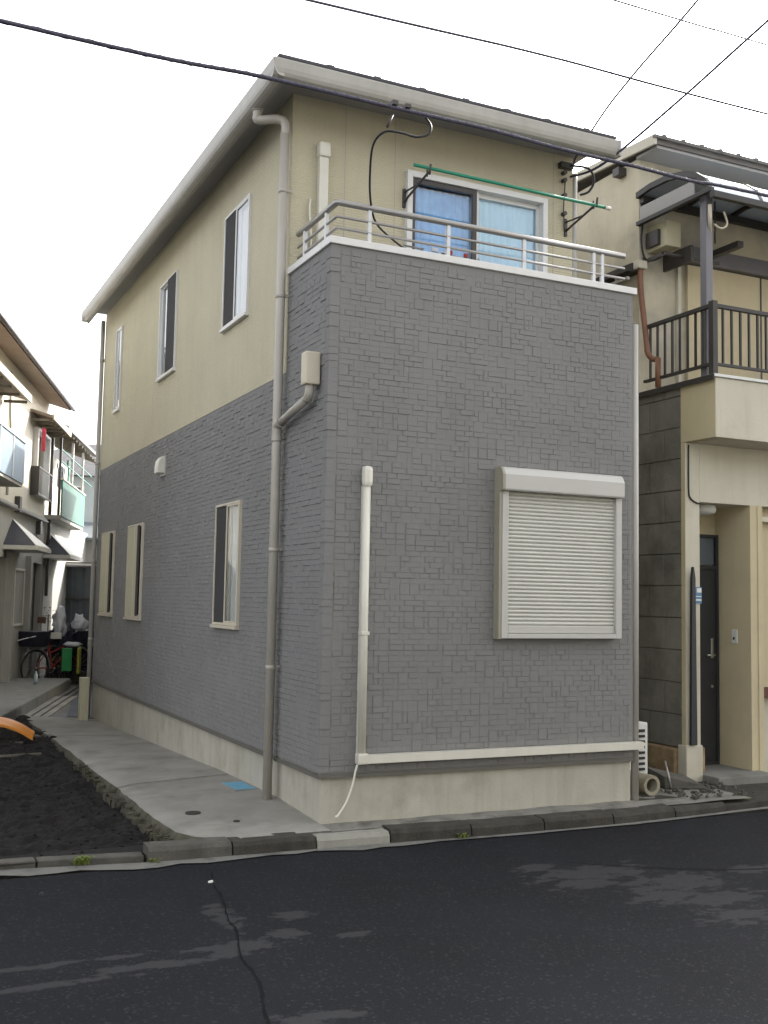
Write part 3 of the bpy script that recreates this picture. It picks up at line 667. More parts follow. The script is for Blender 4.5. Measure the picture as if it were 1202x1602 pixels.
# insulators and service fittings under the eave
mb = MB()
for z in (5.5, 5.43, 5.36, 5.22, 5.05): mb.tube([(2.60, D-.05, z), (2.60, D-.0, z)], .02, 8)
mb.box(2.55, 2.68, D-.06, D-.001, 5.47, 5.52); mb.tube(smooth_path([(2.61, D-.03, 5.36), (2.60, D-.02, 5.1), (2.615, D-.02, 4.9)], 4), .006, 6)
mb.build('cable_fitting', 'dark2', house)
mb = MB(); mb.tube(smooth_path([(2.62, .80, 5.48), (2.78, .74, 5.46), (2.84, .74, 5.36), (2.80, .76, 5.26), (2.72, .78, 5.22)], 6), .011, 8)
mb.build('cable_loop', 'black', house)

# ------------------------------------------------------------------ laundry things on the balcony
mb = MB(); mb.tube([(.86, .42, 5.005), (2.72, .42, 4.985)], .014, 10); gp = mb.build('laundry_pole', 'green'); tag(gp, 'green laundry pole hung across the front of the balcony door', 'laundry pole')
mb = MB()
mb.tube([(2.72, .42, 4.985), (2.78, .42, 4.984)], .017, 10); e = mb.build('end_cap', 'duct', gp)
lh = thing('clothes_hanger', 'tangle of wire hangers and red pegs behind the balcony rail', 'hangers', (1.1, .35, 4.2))
mb = MB(); r = random.Random(9)
for i in range(16):
    x, y, z = r.uniform(-.28, .34), r.uniform(-.1, .1), r.uniform(-.02, .10)
    a = r.uniform(0, 3); pts = [(x+.09*math.cos(a+t*1.0472*2), y+.05*math.sin(t), z+.05*math.sin(a+t*1.0472*2)) for t in range(4)]
    mb.tube(pts, .0045, 5)
mb.build('wire', 'steel', lh)
for i in range(7):
    x, z = r.uniform(-.1, .22), r.uniform(-.01, .06); Bx('peg', 'red', lh, x, x+.03, -.12, -.10, z, z+.03)
for i in range(4):
    x, z = r.uniform(-.25, 0), r.uniform(-.01, .07); Bx('cloth_scrap', 'bag', lh, x, x+.05, -.12, -.10, z, z+.03)

# ------------------------------------------------------------------ stucco house on the right
XR = 3.8
rh = thing('stucco_house', 'older stucco and concrete block house with railed balcony and dark entrance door', 'house')
mb = MB(); mb.box(XR+.012, XR+.15, .71, 6, .0, 3.58); bw = mb.build('block_wall', 'mortar', rh)
blk = None; r = random.Random(2)
bh, bl = .292, .45
for j in range(12):
    z = .27+j*bh; off = (j % 2)*.22
    y = .705-off
    while y < 3.4:
        a, b = max(y+.004, .705), y+bl-.004
        if b-a > .05:
            mb = MB(); d = r.uniform(0, .006); mb.box(XR-d, XR+.05, a, b, z+.004, min(z+bh-.004, 3.57)); mb.build('concrete_block', 'block', bw, .004)
        y += bl
# footing with rust-stained render
Bx('footing', 'rust', rh, XR-.06, XR+.3, .74, 3.4, -.2, .262, .015)
# front lower wall: column, lintel, entrance recess
mb = MB(); mb.box(XR, XR+.165, .65, .702, -.05, 3.04); mb.box(XR+.02, XR+.165, .702, 1.10, -.05, 3.04)
mb.box(XR+.165, 7.5, .65, 1.1, 2.50, 3.04); fwl = mb.build('front_wall', 'stucco', rh, .004)
Bx('side_return', 'tan', rh, XR-.003, XR+.02, .652, .704, .30, 3.04)
Bx('plinth_block', 'stucco', rh, XR-.02, XR+.168, .625, .74, -.1, .30, .008)
mb = MB(); mb.box(4.575, 4.66, .65, 1.4, -.05, 2.50); mb.build('recess_wall', 'tan', rh)
Bx('recess_back_wall', 'tan', rh, 3.97, 4.575, 1.12, 1.3, -.05, 2.498)
Bx('pilaster', 'tan', rh, 4.66, 4.72, .64, .8, -.05, 2.498, .004)
Bx('bay_wall', 'stucco', rh, 4.72, 7.5, .75, 1.0, -.05, .72)
Bx('bay_panel', 'tan', rh, 4.72, 7.5, .78, 1.0, .72, 2.498)
mb = MB(); mb.box(4.725, 4.76, .70, .78, .74, 2.40); mb.box(4.725, 7.4, .70, .78, 2.36, 2.41); mb.box(4.725, 7.4, .70, .78, .72, .76); mb.build('bay_frame', 'trimc', rh, .004)
Bx('mail_slot', 'brown', rh, 4.735, 4.98, .675, .70, .70, .80, .004)
Bx('porch_floor', 'stepc', rh, XR+.165, 4.66, .42, 1.12, -.06, .04, .01)
dr = Bx('entrance_door', 'door', rh, 3.99, 4.54, 1.075, 1.12, .045, 1.90, .004)
Bx('handle_plate', 'metal', dr, 4.47, 4.50, 1.065, 1.075, 1.05, 1.24, .003)
MB().tube([(4.485, 1.065, 1.08), (4.485, 1.03, 1.08), (4.39, 1.03, 1.08)], .010, 8).build('handle', 'metal', dr)
MB().tube([(4.48, 1.075, .78), (4.48, 1.062, .78)], .014, 10).build('lock', 'metal', dr)
df = ring(MB(), 'y', 1.12, 3.97, 4.565, .04, 2.24, .028, -.0, .06).box(3.99, 4.54, 1.065, 1.12, 1.90, 1.94).build('door_frame', 'door', rh, .002)
Bx('transom_pane', 'glass_g', df, 4.0, 4.53, 1.09, 1.10, 1.945, 2.21)
# round ceiling lamp (unlit) in the recess, intercom, address plate
mb = MB(); mb.tube([(4.22, .90, 2.498), (4.22, .90, 2.46), (4.22, .90, 2.43), (4.22, .90, 2.41)], [.12, .13, .12, .07], 20); mb.build('ceiling_lamp', 'platew', rh)
it = Bx('intercom', 'platew', rh, 4.563, 4.575, .82, .89, 1.20, 1.33, .003); Bx('button', 'black', it, 4.560, 4.5635, .85, .87, 1.235, 1.26)
ad = thing('address_plate', 'blue and white address plate on the pale entrance column', 'plate', (3.93, .645, 1.64))
Bx('plate', 'plateb', ad, -.045, .045, -.006, .003, -.07, .08); Bx('white_band', 'platew', ad, -.04, .04, -.0085, -.0065, -.045, -.030); Bx('white_band', 'platew', ad, -.04, .04, -.0085, -.0065, -.01, -.002)
Bx('white_band', 'platew', ad, -.012, .04, -.0085, -.0065, .03, .07)
bd_ = MB().prism([(3.815, .63, .305), (3.885, .63, .305), (3.872, .63, 1.80), (3.855, .63, 1.90), (3.845, .63, 1.90), (3.832, .63, 1.80)], (0, -.03, 0)).build('corner_board', 'door', None, .003)
tag(bd_, 'dark narrow board with rounded top standing against the entrance column', 'board')
# black conduit on the corner
MB().tube(smooth_path([(XR+.03, .64, 3.02), (XR+.03, .64, 2.62), (XR+.05, .64, 2.53), (XR+.12, .64, 2.49), (XR+.165, .645, 2.485)], 5), .008, 6).build('conduit', 'black', rh)
# balcony
mb = MB(); mb.box(XR+.003, 7.5, .25, .36, 3.04, 3.575); mb.box(XR+.11, 7.5, .36, 1.31, 3.04, 3.12); bp = mb.build('balcony_parapet', 'stucco', rh, .004)
Bx('parapet_side', 'tan', rh, XR-.003, XR+.10, .254, .705, 3.043, 3.572)
mb = MB(); mb.box(XR-.03, 7.5, .23, .40, 3.578, 3.605); mb.box(XR-.03, XR+.12, .40, 1.33, 3.578, 3.605); mb.build('parapet_cap', 'platew', rh, .004)
Bx('cap_edge', 'bronze', rh, XR-.04, XR-.0305, .23, 1.9, 3.55, 3.60)
rl = MB(); rl.box(XR-.02, XR+.02, .27, 1.22, 3.69, 3.715); rl.box(XR-.02, XR+.02, .27, 1.22, 4.215, 4.25)
rl.box(XR+.02, 7.5, .27, .30, 3.69, 3.715); rl.box(XR+.02, 7.5, .265, .305, 4.215, 4.25); rl.box(XR-.025, XR+.03, .25, .31, 3.605, 4.27)
brl = rl.build('balcony_railing', 'bronze', rh, .002)
bal0 = None
pts = [(XR, .40+.105*k) for k in range(8)]+[(XR+.12+.103*k, .285) for k in range(30)]
for (x, y) in pts:
    if bal0 is None: bal0 = Bx('baluster', 'bronze', brl, -.009, .009, -.009, .009, 3.715, 4.215); bal0.location = (x, y, 0)
    else: copy_piece(bal0, brl, (x, y, 0))
Bx('canopy_post', 'postg', rh, XR+.035, XR+.115, .40, .48, 3.606, 5.36, .006)
# upper walls
mb = MB(); mb.box(XR, XR+.2, 1.31, 7, 3.58, 5.97); mb.build('upper_side_wall', 'stained', rh)
mb = MB(); mb.box(XR+.2, 7.5, 1.31, 1.5, 3.58, 5.97); mb.build('upper_front_wall', 'stained', rh); Bx('front_corner_strip', 'stained', rh, XR-.001, XR+.199, 1.304, 1.3095, 3.6, 5.97); Bx('rear_wall', 'tan', rh, XR+.2, 7.5, 6.8, 7, 0, 5.97)
Bx('shutter_housing', 'postg', rh, XR+.55, 7.5, 1.20, 1.308, 4.98, 5.14, .006)
mb = MB(); mb.box(XR+.58, 7.4, 1.27, 1.308, 3.66, 4.97); sp_ = mb.build('storm_shutter', 'tan', rh)
for x in (5.35, 6.3): Bx('joint', 'dark2', sp_, x-.008, x+.008, 1.262, 1.27, 3.66, 4.97)
Bx('door_jamb', 'stucco', rh, XR+.46, XR+.5, 1.27, 1.308, 3.62, 4.95)
# roof
mb = MB(); mb.hexa([(XR-.06, .98, 5.985), (7.5, .98, 5.985), (7.5, 7.2, 6.35), (XR-.06, 7.2, 6.35), (XR-.06, .98, 6.04), (7.5, .98, 6.04), (7.5, 7.2, 6.42), (XR-.06, 7.2, 6.42)]); rf = mb.build('roof', 'roofb', rh)
mb = MB(); mb.box(XR-.03, 7.5, 1.0, 1.31, 5.955, 5.983); mb.build('eave_soffit', 'soffit', rh)
mb = MB(); mb.hexa([(XR-.09, .96, 5.97), (XR-.062, .96, 5.97), (XR-.062, 7.2, 6.34), (XR-.09, 7.2, 6.34), (XR-.09, .96, 6.07), (XR-.062, .96, 6.07), (XR-.062, 7.2, 6.44), (XR-.09, 7.2, 6.44)]); mb.build('verge_board', 'tstucco', rh)
mb = MB(); mb.box(XR-.1, 7.5, .945, .975, 6.03, 6.06); mb.build('eave_trim', 'roofb', rf)
rb0 = None
for k in range(14):
    x = XR+.02+k*.235
    if rb0 is None: rb0 = MB().hexa([(-.028, .94, 6.043), (.028, .94, 6.043), (.028, 7.2, 6.425), (-.028, 7.2, 6.425), (-.015, .94, 6.075), (.015, .94, 6.075), (.015, 7.2, 6.455), (-.015, 7.2, 6.455)]).build('roof_rib', 'roofb', rf); rb0.location.x = x
    else: copy_piece(rb0, rf, (x, 0, 0))
# balcony canopy: curved sheet, ribs, gutter

prof = [(1.31, 5.60), (1.1, 5.625), (.85, 5.62), (.62, 5.575), (.45, 5.50), (.33, 5.41), (.27, 5.30), (.25, 5.25)]
mb = MB(); rows = []
for x in (XR-.01, 7.5): rows.append([mb.bm.verts.new((x, y, z)) for y, z in prof]+[mb.bm.verts.new((x, y+.004, z-.008)) for y, z in reversed(prof)])
n = len(rows[0])
for i in range(n): j = (i+1) % n; mb.bm.faces.new((rows[0][i], rows[0][j], rows[1][j], rows[1][i]))
mb.bm.faces.new(rows[0]); mb.bm.faces.new(rows[1][::-1]); cpn = mb.build('canopy_sheet', 'poly', rh)
def rib(x): 
    m_ = MB(); a = [Vector((x, y, z)) for y, z in prof]
    for p, q in zip(a, a[1:]): m_.hexa([p+Vector((-.018, 0, -.045)), p+Vector((.018, 0, -.045)), q+Vector((.018, 0, -.045)), q+Vector((-.018, 0, -.045)), p+Vector((-.018, 0, .012)), p+Vector((.018, 0, .012)), q+Vector((.018, 0, .012)), q+Vector((-.018, 0, .012))])
    return m_
c0 = rib(0).build('canopy_rib', 'bronze', cpn); c0.location.x = XR-.02
for k in range(1, 7): copy_piece(c0, cpn, (XR-.02+k*.6, 0, 0))
mb = MB(); mb.box(XR-.05, 7.5, .20, .25, 5.20, 5.26); mb.box(XR-.045, XR-.0, .25, 1.30, 5.27, 5.31); mb.box(XR, 7.5, 1.24, 1.30, 5.50, 5.57); mb.build('canopy_beam', 'bronze', cpn, .004)
Bx('canopy_end', 'soffit', cpn, XR-.012, XR-.002, .50, 1.28, 5.312, 5.46)
mb = MB(); mb.tube([(XR+.02, .33, 5.18), (XR+.10, .42, 4.95)], .018, 8); mb.tube(smooth_path([(XR+.2, .35, 5.15), (XR+.26, .37, 5.05), (XR+.2, .38, 5.0), (XR+.12, .39, 5.03)], 4), .01, 6); mb.build('gutter_elbow', 'trimc', cpn)
# meter box on the upper wall
mbx = Bx('meter_box', 'beige', rh, XR+.10, XR+.28, 1.02, 1.306, 5.02, 5.27, .008)
mb = MB(); mb.tube(smooth_path([(XR+.02, 1.29, 5.55), (XR+.03, 1.29, 5.3), (XR+.015, 1.29, 5.15), (XR+.03, 1.28, 5.0), (XR+.08, 1.27, 4.93), (XR+.16, 1.2, 4.95), (XR+.18, 1.15, 5.0)], 6), .010, 6)
mb.tube(smooth_path([(XR+.04, 1.28, 4.98), (XR+.01, 1.28, 4.85), (XR-.01, 1.28, 4.75)], 5), .008, 6); mb.build('cable', 'black', mbx)
Bx('bracket', 'dark2', mbx, XR+.06, XR+.095, 1.1, 1.28, 5.05, 5.2)
mb = MB(); mb.box(XR+.05, XR+.75, 1.0, 1.03, 4.92, 4.945); mb.box(XR+.05, XR+.08, .98, 1.31, 4.91, 4.94); mb.box(XR+.30, XR+.33, .9, 1.31, 4.86, 5.02); mb.box(XR+.75, XR+.82, .75, 1.3, 5.03, 5.09); mb.tube([(XR+.6, .9, 5.5), (XR+.6, .9, 5.08)], .008, 6)
mb.build('laundry_bracket', 'dark2', rh)
# ledge, gutter and brown downpipe on the side wall
mb = MB(); mb.hexa([(XR-.16, 1.28, 4.80), (XR-.002, 1.28, 4.80), (XR-.002, 2.9, 4.80), (XR-.16, 2.9, 4.80), (XR-.16, 1.28, 4.86), (XR-.002, 1.28, 4.93), (XR-.002, 2.9, 4.93), (XR-.16, 2.9, 4.86)]); lg = mb.build('side_ledge', 'iron', rh)
mb = MB()
for k in range(5): mb.tube([(XR-.14, 1.5+.3*k, 4.80), (XR-.01, 1.55+.3*k, 4.55)], .012, 6)
mb.box(XR-.15, XR-.12, 1.3, 2.9, 4.72, 4.75); mb.build('ledge_strut', 'steel', lg)
mb = MB(); mb.box(XR-.09, XR+.02, 1.20, 1.30, 4.82, 4.90); mb.build('rain_head', 'stucco', lg, .01)
mb = MB(); mb.tube(smooth_path([(XR-.03, 1.25, 4.83), (XR-.03, 1.24, 4.6), (XR-.03, 1.16, 4.10), (XR-.03, 1.14, 3.97), (XR-.02, 1.08, 3.90), (XR-.02, 1.00, 3.88)], 5), .028, 10); mb.tube([(XR-.02, 1.0, 3.89), (XR-.02, 1.0, 3.61)], .028, 10); mb.build('downpipe', 'copper', rh)
Bx('wall_sconce', 'dark2', rh, XR-.10, XR-.005, 1.50, 1.60, 5.86, 5.94)

# ------------------------------------------------------------------ things in the gap
ac = thing('air_conditioner', 'white air conditioner unit with dark side slots in the gap between the two houses', 'air conditioner', (3.13, .42, .05))
Bx('casing', 'platew', ac, -.32, .05, 0, .62, .06, .50, .01)
for k in range(8): Bx('slot', 'black', ac, -.045, .012, -.012, .0, .10+k*.046, .122+k*.046)
for x in (-.25, .0): Bx('foot', 'black', ac, x-.03, x+.03, .05, .5, 0, .06)
pp_ = thing('concrete_pipe', 'short concrete drain pipe lying open end to the street beside the house', 'pipe', (2.98, .12, .08))
mb = MB(); n = 24; rr = []
for (y, ra) in ((0, .055), (.0, .082), (.5, .080), (.5, .055)): rr.append([mb.bm.verts.new((ra*math.cos(2*math.pi*i/n), y, ra*math.sin(2*math.pi*i/n))) for i in range(n)])
for a, b in zip(rr, rr[1:]+rr[:1]):
    for i in range(n): mb.bm.faces.new((a[i], a[(i+1) % n], b[(i+1) % n], b[i]))
mb.build('pipe', 'stepl', pp_)
MB().tube([(0, .15, 0), (0, .2, 0)], .054, 16).build('mud_plug', 'kerb', pp_)
rb = thing('rubble_slab', 'broken concrete slab leaning beside the drain pipe in the gap', 'rubble', (3.45, .45, .0))
MB().hexa([(-.16, -.12, 0), (.2, -.25, 0), (.26, .1, 0), (-.1, .25, 0), (-.15, -.1, .10), (.17, -.2, .03), (.24, .08, .06), (-.1, .22, .14)]).build('slab', 'kerbm', rb, .008)
MB().tube([(-.13, -.16, .02), (-.10, -.05, .22)], .008, 6).build('wire', 'steel', rb)
rl_ = random.Random(12)
mb = MB()
for i in range(130):
    x = rl_.uniform(3.1, 3.95); y = rl_.uniform(-.12, .5); s = rl_.uniform(.004, .019)
    mb.hexa([Vector((rl_.uniform(.5, 1)*s*a+x, rl_.uniform(.5, 1)*s*b+y, rl_.uniform(.4, .8)*s*c+.005)) for a, b, c in ((-1, -1, -1), (1, -1, -1), (1, 1, -1), (-1, 1, -1), (-1, -1, 1), (1, -1, 1), (1, 1, 1), (-1, 1, 1))])
o = mb.build('rubble', 'kerbm'); o['kind'] = 'stuff'; o['label'] = 'crumbled concrete rubble between the two houses'
gp_ = struct(MB().quad((2.6, .02, -.012), (3.86, .02, -.012), (3.86, 9, -.012), (2.6, 9, -.012)).build('gap_ground', 'kerb'))
struct(MB().hexa([(3.7, -.02, -.3), (9, -.02, -.3), (9, 1.2, -.3), (3.7, 1.2, -.3), (3.7, -.02, -.045), (9, -.02, -.035), (9, 1.2, .0), (3.7, 1.2, -.0)]).build('forecourt', 'kerb'))

# ------------------------------------------------------------------ small things on the ground
lid = thing('meter_lid', 'blue meter cover set in the concrete apron beside the downpipe', 'meter cover', (-.10, 1.47, apz(-.1, 1.47)+.004), R(2))
Bx('cover', 'blue', lid, -.085, .085, -.17, .17, -.01, .008, .004); mb = MB(); ring(mb, 'y', 0, -.1, .1, 0, .01, .012, 0, .01); mb.bm.clear()
mb = MB(); mb.box(-.10, -.087, -.185, .185, -.01, .005); mb.box(.087, .10, -.185, .185, -.01, .005); mb.box(-.087, .087, -.185, -.172, -.01, .005); mb.box(-.087, .087, .172, .185, -.01, .005); mb.build('frame', 'apron', lid)
for (x, y, ra, lb) in ((-.70, .66, .055, 'larger dark round access lid near the front edge of the apron'), (-.50, .27, .022, 'tiny dark round valve cap close to the kerb on the apron')):
    o = MB().tube([(0, 0, -.01), (0, 0, .007)], ra, 20).build('round_lid', 'iron'); o.location = (x, y, apz(x, y)+.002); tag(o, lb, 'lid')
def weed(x, y, z, lb, n, h, seed, m='leafg'):
    mb = MB(); r = random.Random(seed)
    for i in range(n):
        a = r.uniform(0, 6.28); l = h*r.uniform(.5, 1.1); b = Vector((x+r.uniform(-1, 1)*h*.8, y+r.uniform(-1, 1)*.02, z)); d = Vector((math.cos(a), math.sin(a), 0)); s = Vector((-d.y, d.x, 0))*.006
        m1 = b+d*l*.35+Vector((0, 0, l*.8)); t = b+d*l*.8+Vector((0, 0, l*.75)); mb.quad(b-s*.4, b+s*.4, m1+s, m1-s); mb.quad(m1-s, m1+s, t+s*.2, t-s*.2)
    return tag(mb.build('weed', m), lb, 'weed')
weed(-1.62, -.20, -.085, 'yellow green weed tuft at the low kerb beside the mud', 46, .06, 3)
weed(-1.20, -.285, -.09, 'tiny weed in the joint where the kerb steps up', 16, .035, 5)
weed(.94, -.355, -.088, 'small weed in front of the dark kerb under the white duct', 26, .04, 7)
weed(3.75, -.12, -.05, 'sparse weed by the low kerb of the entrance', 14, .04, 9)
o = MB().hexa([(-.018, -.012, 0), (.016, -.016, 0), (.02, .012, 0), (-.014, .014, 0), (-.012, -.008, .01), (.01, -.01, .012), (.012, .008, .012), (-.01, .01, .008)]).build('paper_scrap', 'platew'); o.location = (-1.0, -.83, -.098)
tag(o, 'crumpled white paper scrap lying on the road', 'litter')
o = MB().hexa([(-.014, -.012, 0), (.012, -.014, 0), (.014, .012, 0), (-.014, .014, 0), (-.008, -.008, .014), (.008, -.008, .014), (.008, .008, .012), (-.008, .008, .012)]).build('pebble', 'black'); o.location = (-1.93, -.75, -.097)
tag(o, 'black pebble on the road by the kerb', 'pebble')
# orange plastic arch in the mud
ob = thing('orange_barrier', 'bent orange plastic barrier piece lying on the dark soil', 'barrier', (-1.42, 5.9, -.12), R(-12))
mb = MB(); prev = None; n = 16
for i in range(n+1):
    t = i/n; x = -.42+.72*t; z = .17*math.sin(math.pi*min(1, .22+.80*t))**.8*1.0+.02; wd = .16-.05*t; th = .03
    v = [mb.bm.verts.new(q) for q in ((x, -wd, z), (x, wd, z+.05), (x, wd, z+.05+th), (x, 0, z+.035+th), (x, -wd, z+th))]
    if prev:
        for k in range(5): mb.bm.faces.new((prev[k], v[k], v[(k+1) % 5], prev[(k+1) % 5]))
    else: mb.bm.faces.new(v)
    prev = v
mb.bm.faces.new(prev[::-1]); mb.build('shell', 'orange', ob, .004)
Bx('edge_strip', 'wood', ob, -.4, .2, -.20, -.17, -.02, .02)
o = MB().hexa([(-.02, 0, 0), (.02, 0, 0), (.02, 1.0, 0), (-.02, 1.0, 0), (-.02, 0, .03), (.02, 0, .03), (.02, 1.0, .03), (-.02, 1.0, .03)]).build('plank', 'wood'); o.location = (-1.02, 6.1, -.13); o.rotation_euler = (0, 0, R(14)); tag(o, 'weathered grey batten lying in the mud beside the apron', 'plank')
o = MB().hexa([(-.5, -.015, 0), (.35, -.015, 0), (.35, .015, 0), (-.5, .015, 0), (-.5, -.015, .02), (.35, -.015, .02), (.35, .015, .02), (-.5, .015, .02)]).build('plank', 'wood'); o.location = (-1.55, 4.6, -.105); o.rotation_euler = (0, 0, R(8)); tag(o, 'thin batten lying on the mud in front of the orange barrier', 'plank')

# ------------------------------------------------------------------ terrace beyond the alley (local: x out of the facade, y along it)
HD = R(16.68)
te = thing('terrace_house', 'pale sunlit two storey terrace with slate door awnings along the alley', 'house', (-.641, 13.063, 0), -HD)
TA, TB = -9., 3.15
DRS = [(-2.1, -.62), (1.55, 3.1)]      # dark door openings (along facade)
mb = MB(); us = [TA, DRS[0][0], DRS[0][1], DRS[1][0], DRS[1][1], TB]
for a, b in ((us[0], us[1]), (us[2], us[3]), (us[4], us[5])): mb.box(-.2, 0, a, b, -.2, 2.15)
mb.box(-.2, 0, TA, TB, 2.15, 3.0); mb.build('lower_wall', 'tlow', te)
mb = MB(); ww = [(1.45, 2.95, 3.45, 4.75), (-3.6, -2.3, 3.5, 4.6)]
us = sorted({TA, TB, *[w_[0] for w_ in ww], *[w_[1] for w_ in ww]}); zs = sorted({3.1, 5.56, *[w_[2] for w_ in ww], *[w_[3] for w_ in ww]})
for a, b in zip(us, us[1:]):
    for p, q in zip(zs, zs[1:]):
        if not any(w_[0] < (a+b)/2 < w_[1] and w_[2] < (p+q)/2 < w_[3] for w_ in ww): mb.box(-.2, 0, a, b, p, q)
mb.build('upper_wall', 'tstucco', te)
Bx('core', 'dark', te, -5, -.6, TA, TB-.1, -.1, 5.5)
Bx('gable_wall', 'tstucco', te, -5, -.2, TB-.1, TB, -.1, 5.56)
Bx('ledge', 'tlow', te, -.2, .06, TA, TB, 3.0, 3.1, .01)
Bx('cable_tray', 'dark2', te, .06, .09, TA, TB, 3.01, 3.04)
for (a, b, z0, z1) in ww[:1]+ww[1:]:
    f = ring(MB(), 'x', 0, a, b, z0, z1, .05, -.1, .03).box(-.06, -.02, (a+b)/2-.025, (a+b)/2+.025, z0+.05, z1-.05).build('window', 'trim', te)
    MB().box(.0-.09, -.085, a+.05, b-.05, z0+.05, z1-.05).build('pane', 'glass', f); MB().box(-.16, -.15, a+.05, b-.05, z0+.05, z1-.05).build('curtain', 'cloth', f)
g_ = MB(); g_.box(.14, .16, 1.35, 3.0, 3.42, 3.45); g_.box(.14, .16, 1.35, 3.0, 3.95, 3.98); g_.box(0, .16, 1.33, 1.35, 3.42, 3.98); gg = g_.build('window_grille', 'bronze', te)
g0 = None
for k in range(14):
    if g0 is None: g0 = Bx('grille_bar', 'postg', gg, .147, .153, -.004, .004, 3.45, 3.95); g0.location.y = 1.38
    else: copy_piece(g0, gg, (0, 1.38+k*.12, 0))
def slabcanopy(s0, s1, d, z, nm='window_canopy'):
    mb = MB(); mb.hexa([(0, s0, z), (d, s0, z-.12), (d, s1, z-.12), (0, s1, z), (0, s0, z+.05), (d, s0, z-.06), (d, s1, z-.06), (0, s1, z+.05)]); o = mb.build(nm, 'soff2', te)
    for k in range(6): Bx('rafter', 'wood', o, .02, d-.03, s0+.05+k*(s1-s0-.14)/5, s0+.09+k*(s1-s0-.14)/5, z-.17, z-.125)
    Bx('edge', 'tstucco', o, d, d+.03, s0-.01, s1+.01, z-.14, z-.02)
slabcanopy(1.0, 3.3, .42, 4.98); slabcanopy(-5, -1.5, .42, 4.85)
mb = MB(); mb.hexa([(-.2, TA, 5.56), (.45, TA, 5.37), (.45, TB+.0, 5.37), (-.2, TB+.0, 5.56), (-.2, TA, 5.61), (.45, TA, 5.42), (.45, TB+.0, 5.42), (-.2, TB+.0, 5.61)]); so_ = mb.build('eave', 'soff2', te)
mb = MB(); mb.hexa([(-.2, TA, 5.615), (.5, TA, 5.425), (.5, TB+.1, 5.425), (-.2, TB+.1, 5.615), (-2.6, TA, 6.35), (.5, TA, 5.45), (.5, TB+.1, 5.45), (-2.6, TB+.1, 6.35)]); rt_ = mb.build('roof', 'ktile', te)
mb = MB(); mb.tube([(.50, TA, 5.40), (.50, TB+.05, 5.40)], .04, 8); mb.build('gutter', 'ktile', te)
for i in range(24):
    MB().tube([(.46, TA+i*.5+.25, 5.475), (-2.5, TA+i*.5+.25, 6.33)], .03, 6, False).build('ridge_tile', 'ktile', rt_)
# balcony box with grey-blue panel
bb = MB(); bb.box(0, .38, -9, -1.6, 3.28, 3.36); bb.box(0, .38, -1.62, -1.6, 3.36, 3.95); bal = bb.build('balcony', 'tlow', te)
MB().box(.37, .40, -9, -1.6, 3.33, 4.0).build('balcony_panel', 'greyblue', bal); MB().box(.35, .42, -9, -1.58, 4.0, 4.04).build('balcony_rail', 'trim', bal)
for s in (-2.6, -3.6, -4.6): MB().box(.402, .41, s-.02, s+.02, 3.35, 3.99).build('panel_post', 'trim', bal)
MB().tube(smooth_path([(.03, -1.1, 5.3), (.03, -1.05, 4.6), (.03, -.95, 4.3), (.03, -.98, 3.2)], 5), .022, 8).build('downpipe', 'tlow', te)
# door awnings: sunlight painted into the top slope, shade into the dark hips
def awning(s0, s1, ap, far, z0=2.36, z1=2.84, d=.53):
    mb = MB(); A = Vector((0, ap, z1)); B = Vector((0, ap+.10, z1)); a = Vector((0, s0, z0)); b = Vector((d, s0, z0)); c = Vector((d, far, z0)); e = Vector((0, far, z0))
    mb.quad(a, b, A); bm = mb.bm; bm.clear()
    for p in ((a, b, A), (c, e, B)): bm.faces.new([bm.verts.new(q) for q in p])
    o = mb.build('awning', 'slate', te)
    mb = MB(); n = Vector((.0, 0, .012)); mb.prism([b, c, B, A], n); mb.build('awning_top', 'awlit', o)
    mb = MB(); mb.box(-.0, d+.02, s0-.02, far+.02, z0-.075, z0-.004); mb.build('awning_fascia', 'awlit', o)
    mb = MB(); mb.box(.0, .05, s0+.1, s0+.14, z0-.22, z0-.076); mb.build('awning_bracket', 'dark2', o)
    return o
awning(-.98, .6, -.24, .60); awning(3.22-.0, 5.2, 3.78, 5.2)
# recessed doors
for a, b in DRS:
    d_ = MB().box(-.18, -.12, a, b, -.02, 2.15).build('door', 'door', te); MB().box(-.118, -.10, (a+b)/2-.02, (a+b)/2+.02, 0, 2.15).build('door_frame', 'dark2', d_)
    MB().tube([(-.11, a+.15, .95), (-.06, a+.15, .95), (-.06, a+.15, 1.15)], .012, 6).build('handle', 'metal', d_)
for s in (-.42, 1.35): MB().box(0, .10, s-.10, s+.10, -.02, 2.25).build('pillar', 'tlow', te)
fw_ = ring(MB(), 'x', 0, .15, 1.15, .95, 2.0, .04, -.02, .03).build('lower_window', 'trim', te); MB().box(-.01, -.001, .19, 1.11, .99, 1.96).build('pane', 'glass_g', fw_)
stp = MB().box(0, 1.0, -7, .55, -.3, .02).build('entrance_step', 'stepc', te, .02)
mb = MB(); mb.box(.2, .9, -3.0, -.9, -.18, -.10); mb.build('pad', 'stepc', te, .02)
Bx('sewer_pad', 'apron', te, 1.0, 1.35, -4.4, -1.2, -.18, -.145)
Bx('meter_box', 'dark2', te, .0, .09, -.12, .08, 2.98, 3.26); Bx('meter_box', 'dark2', te, .0, .09, 2.2, 2.42, 2.72, 2.98)
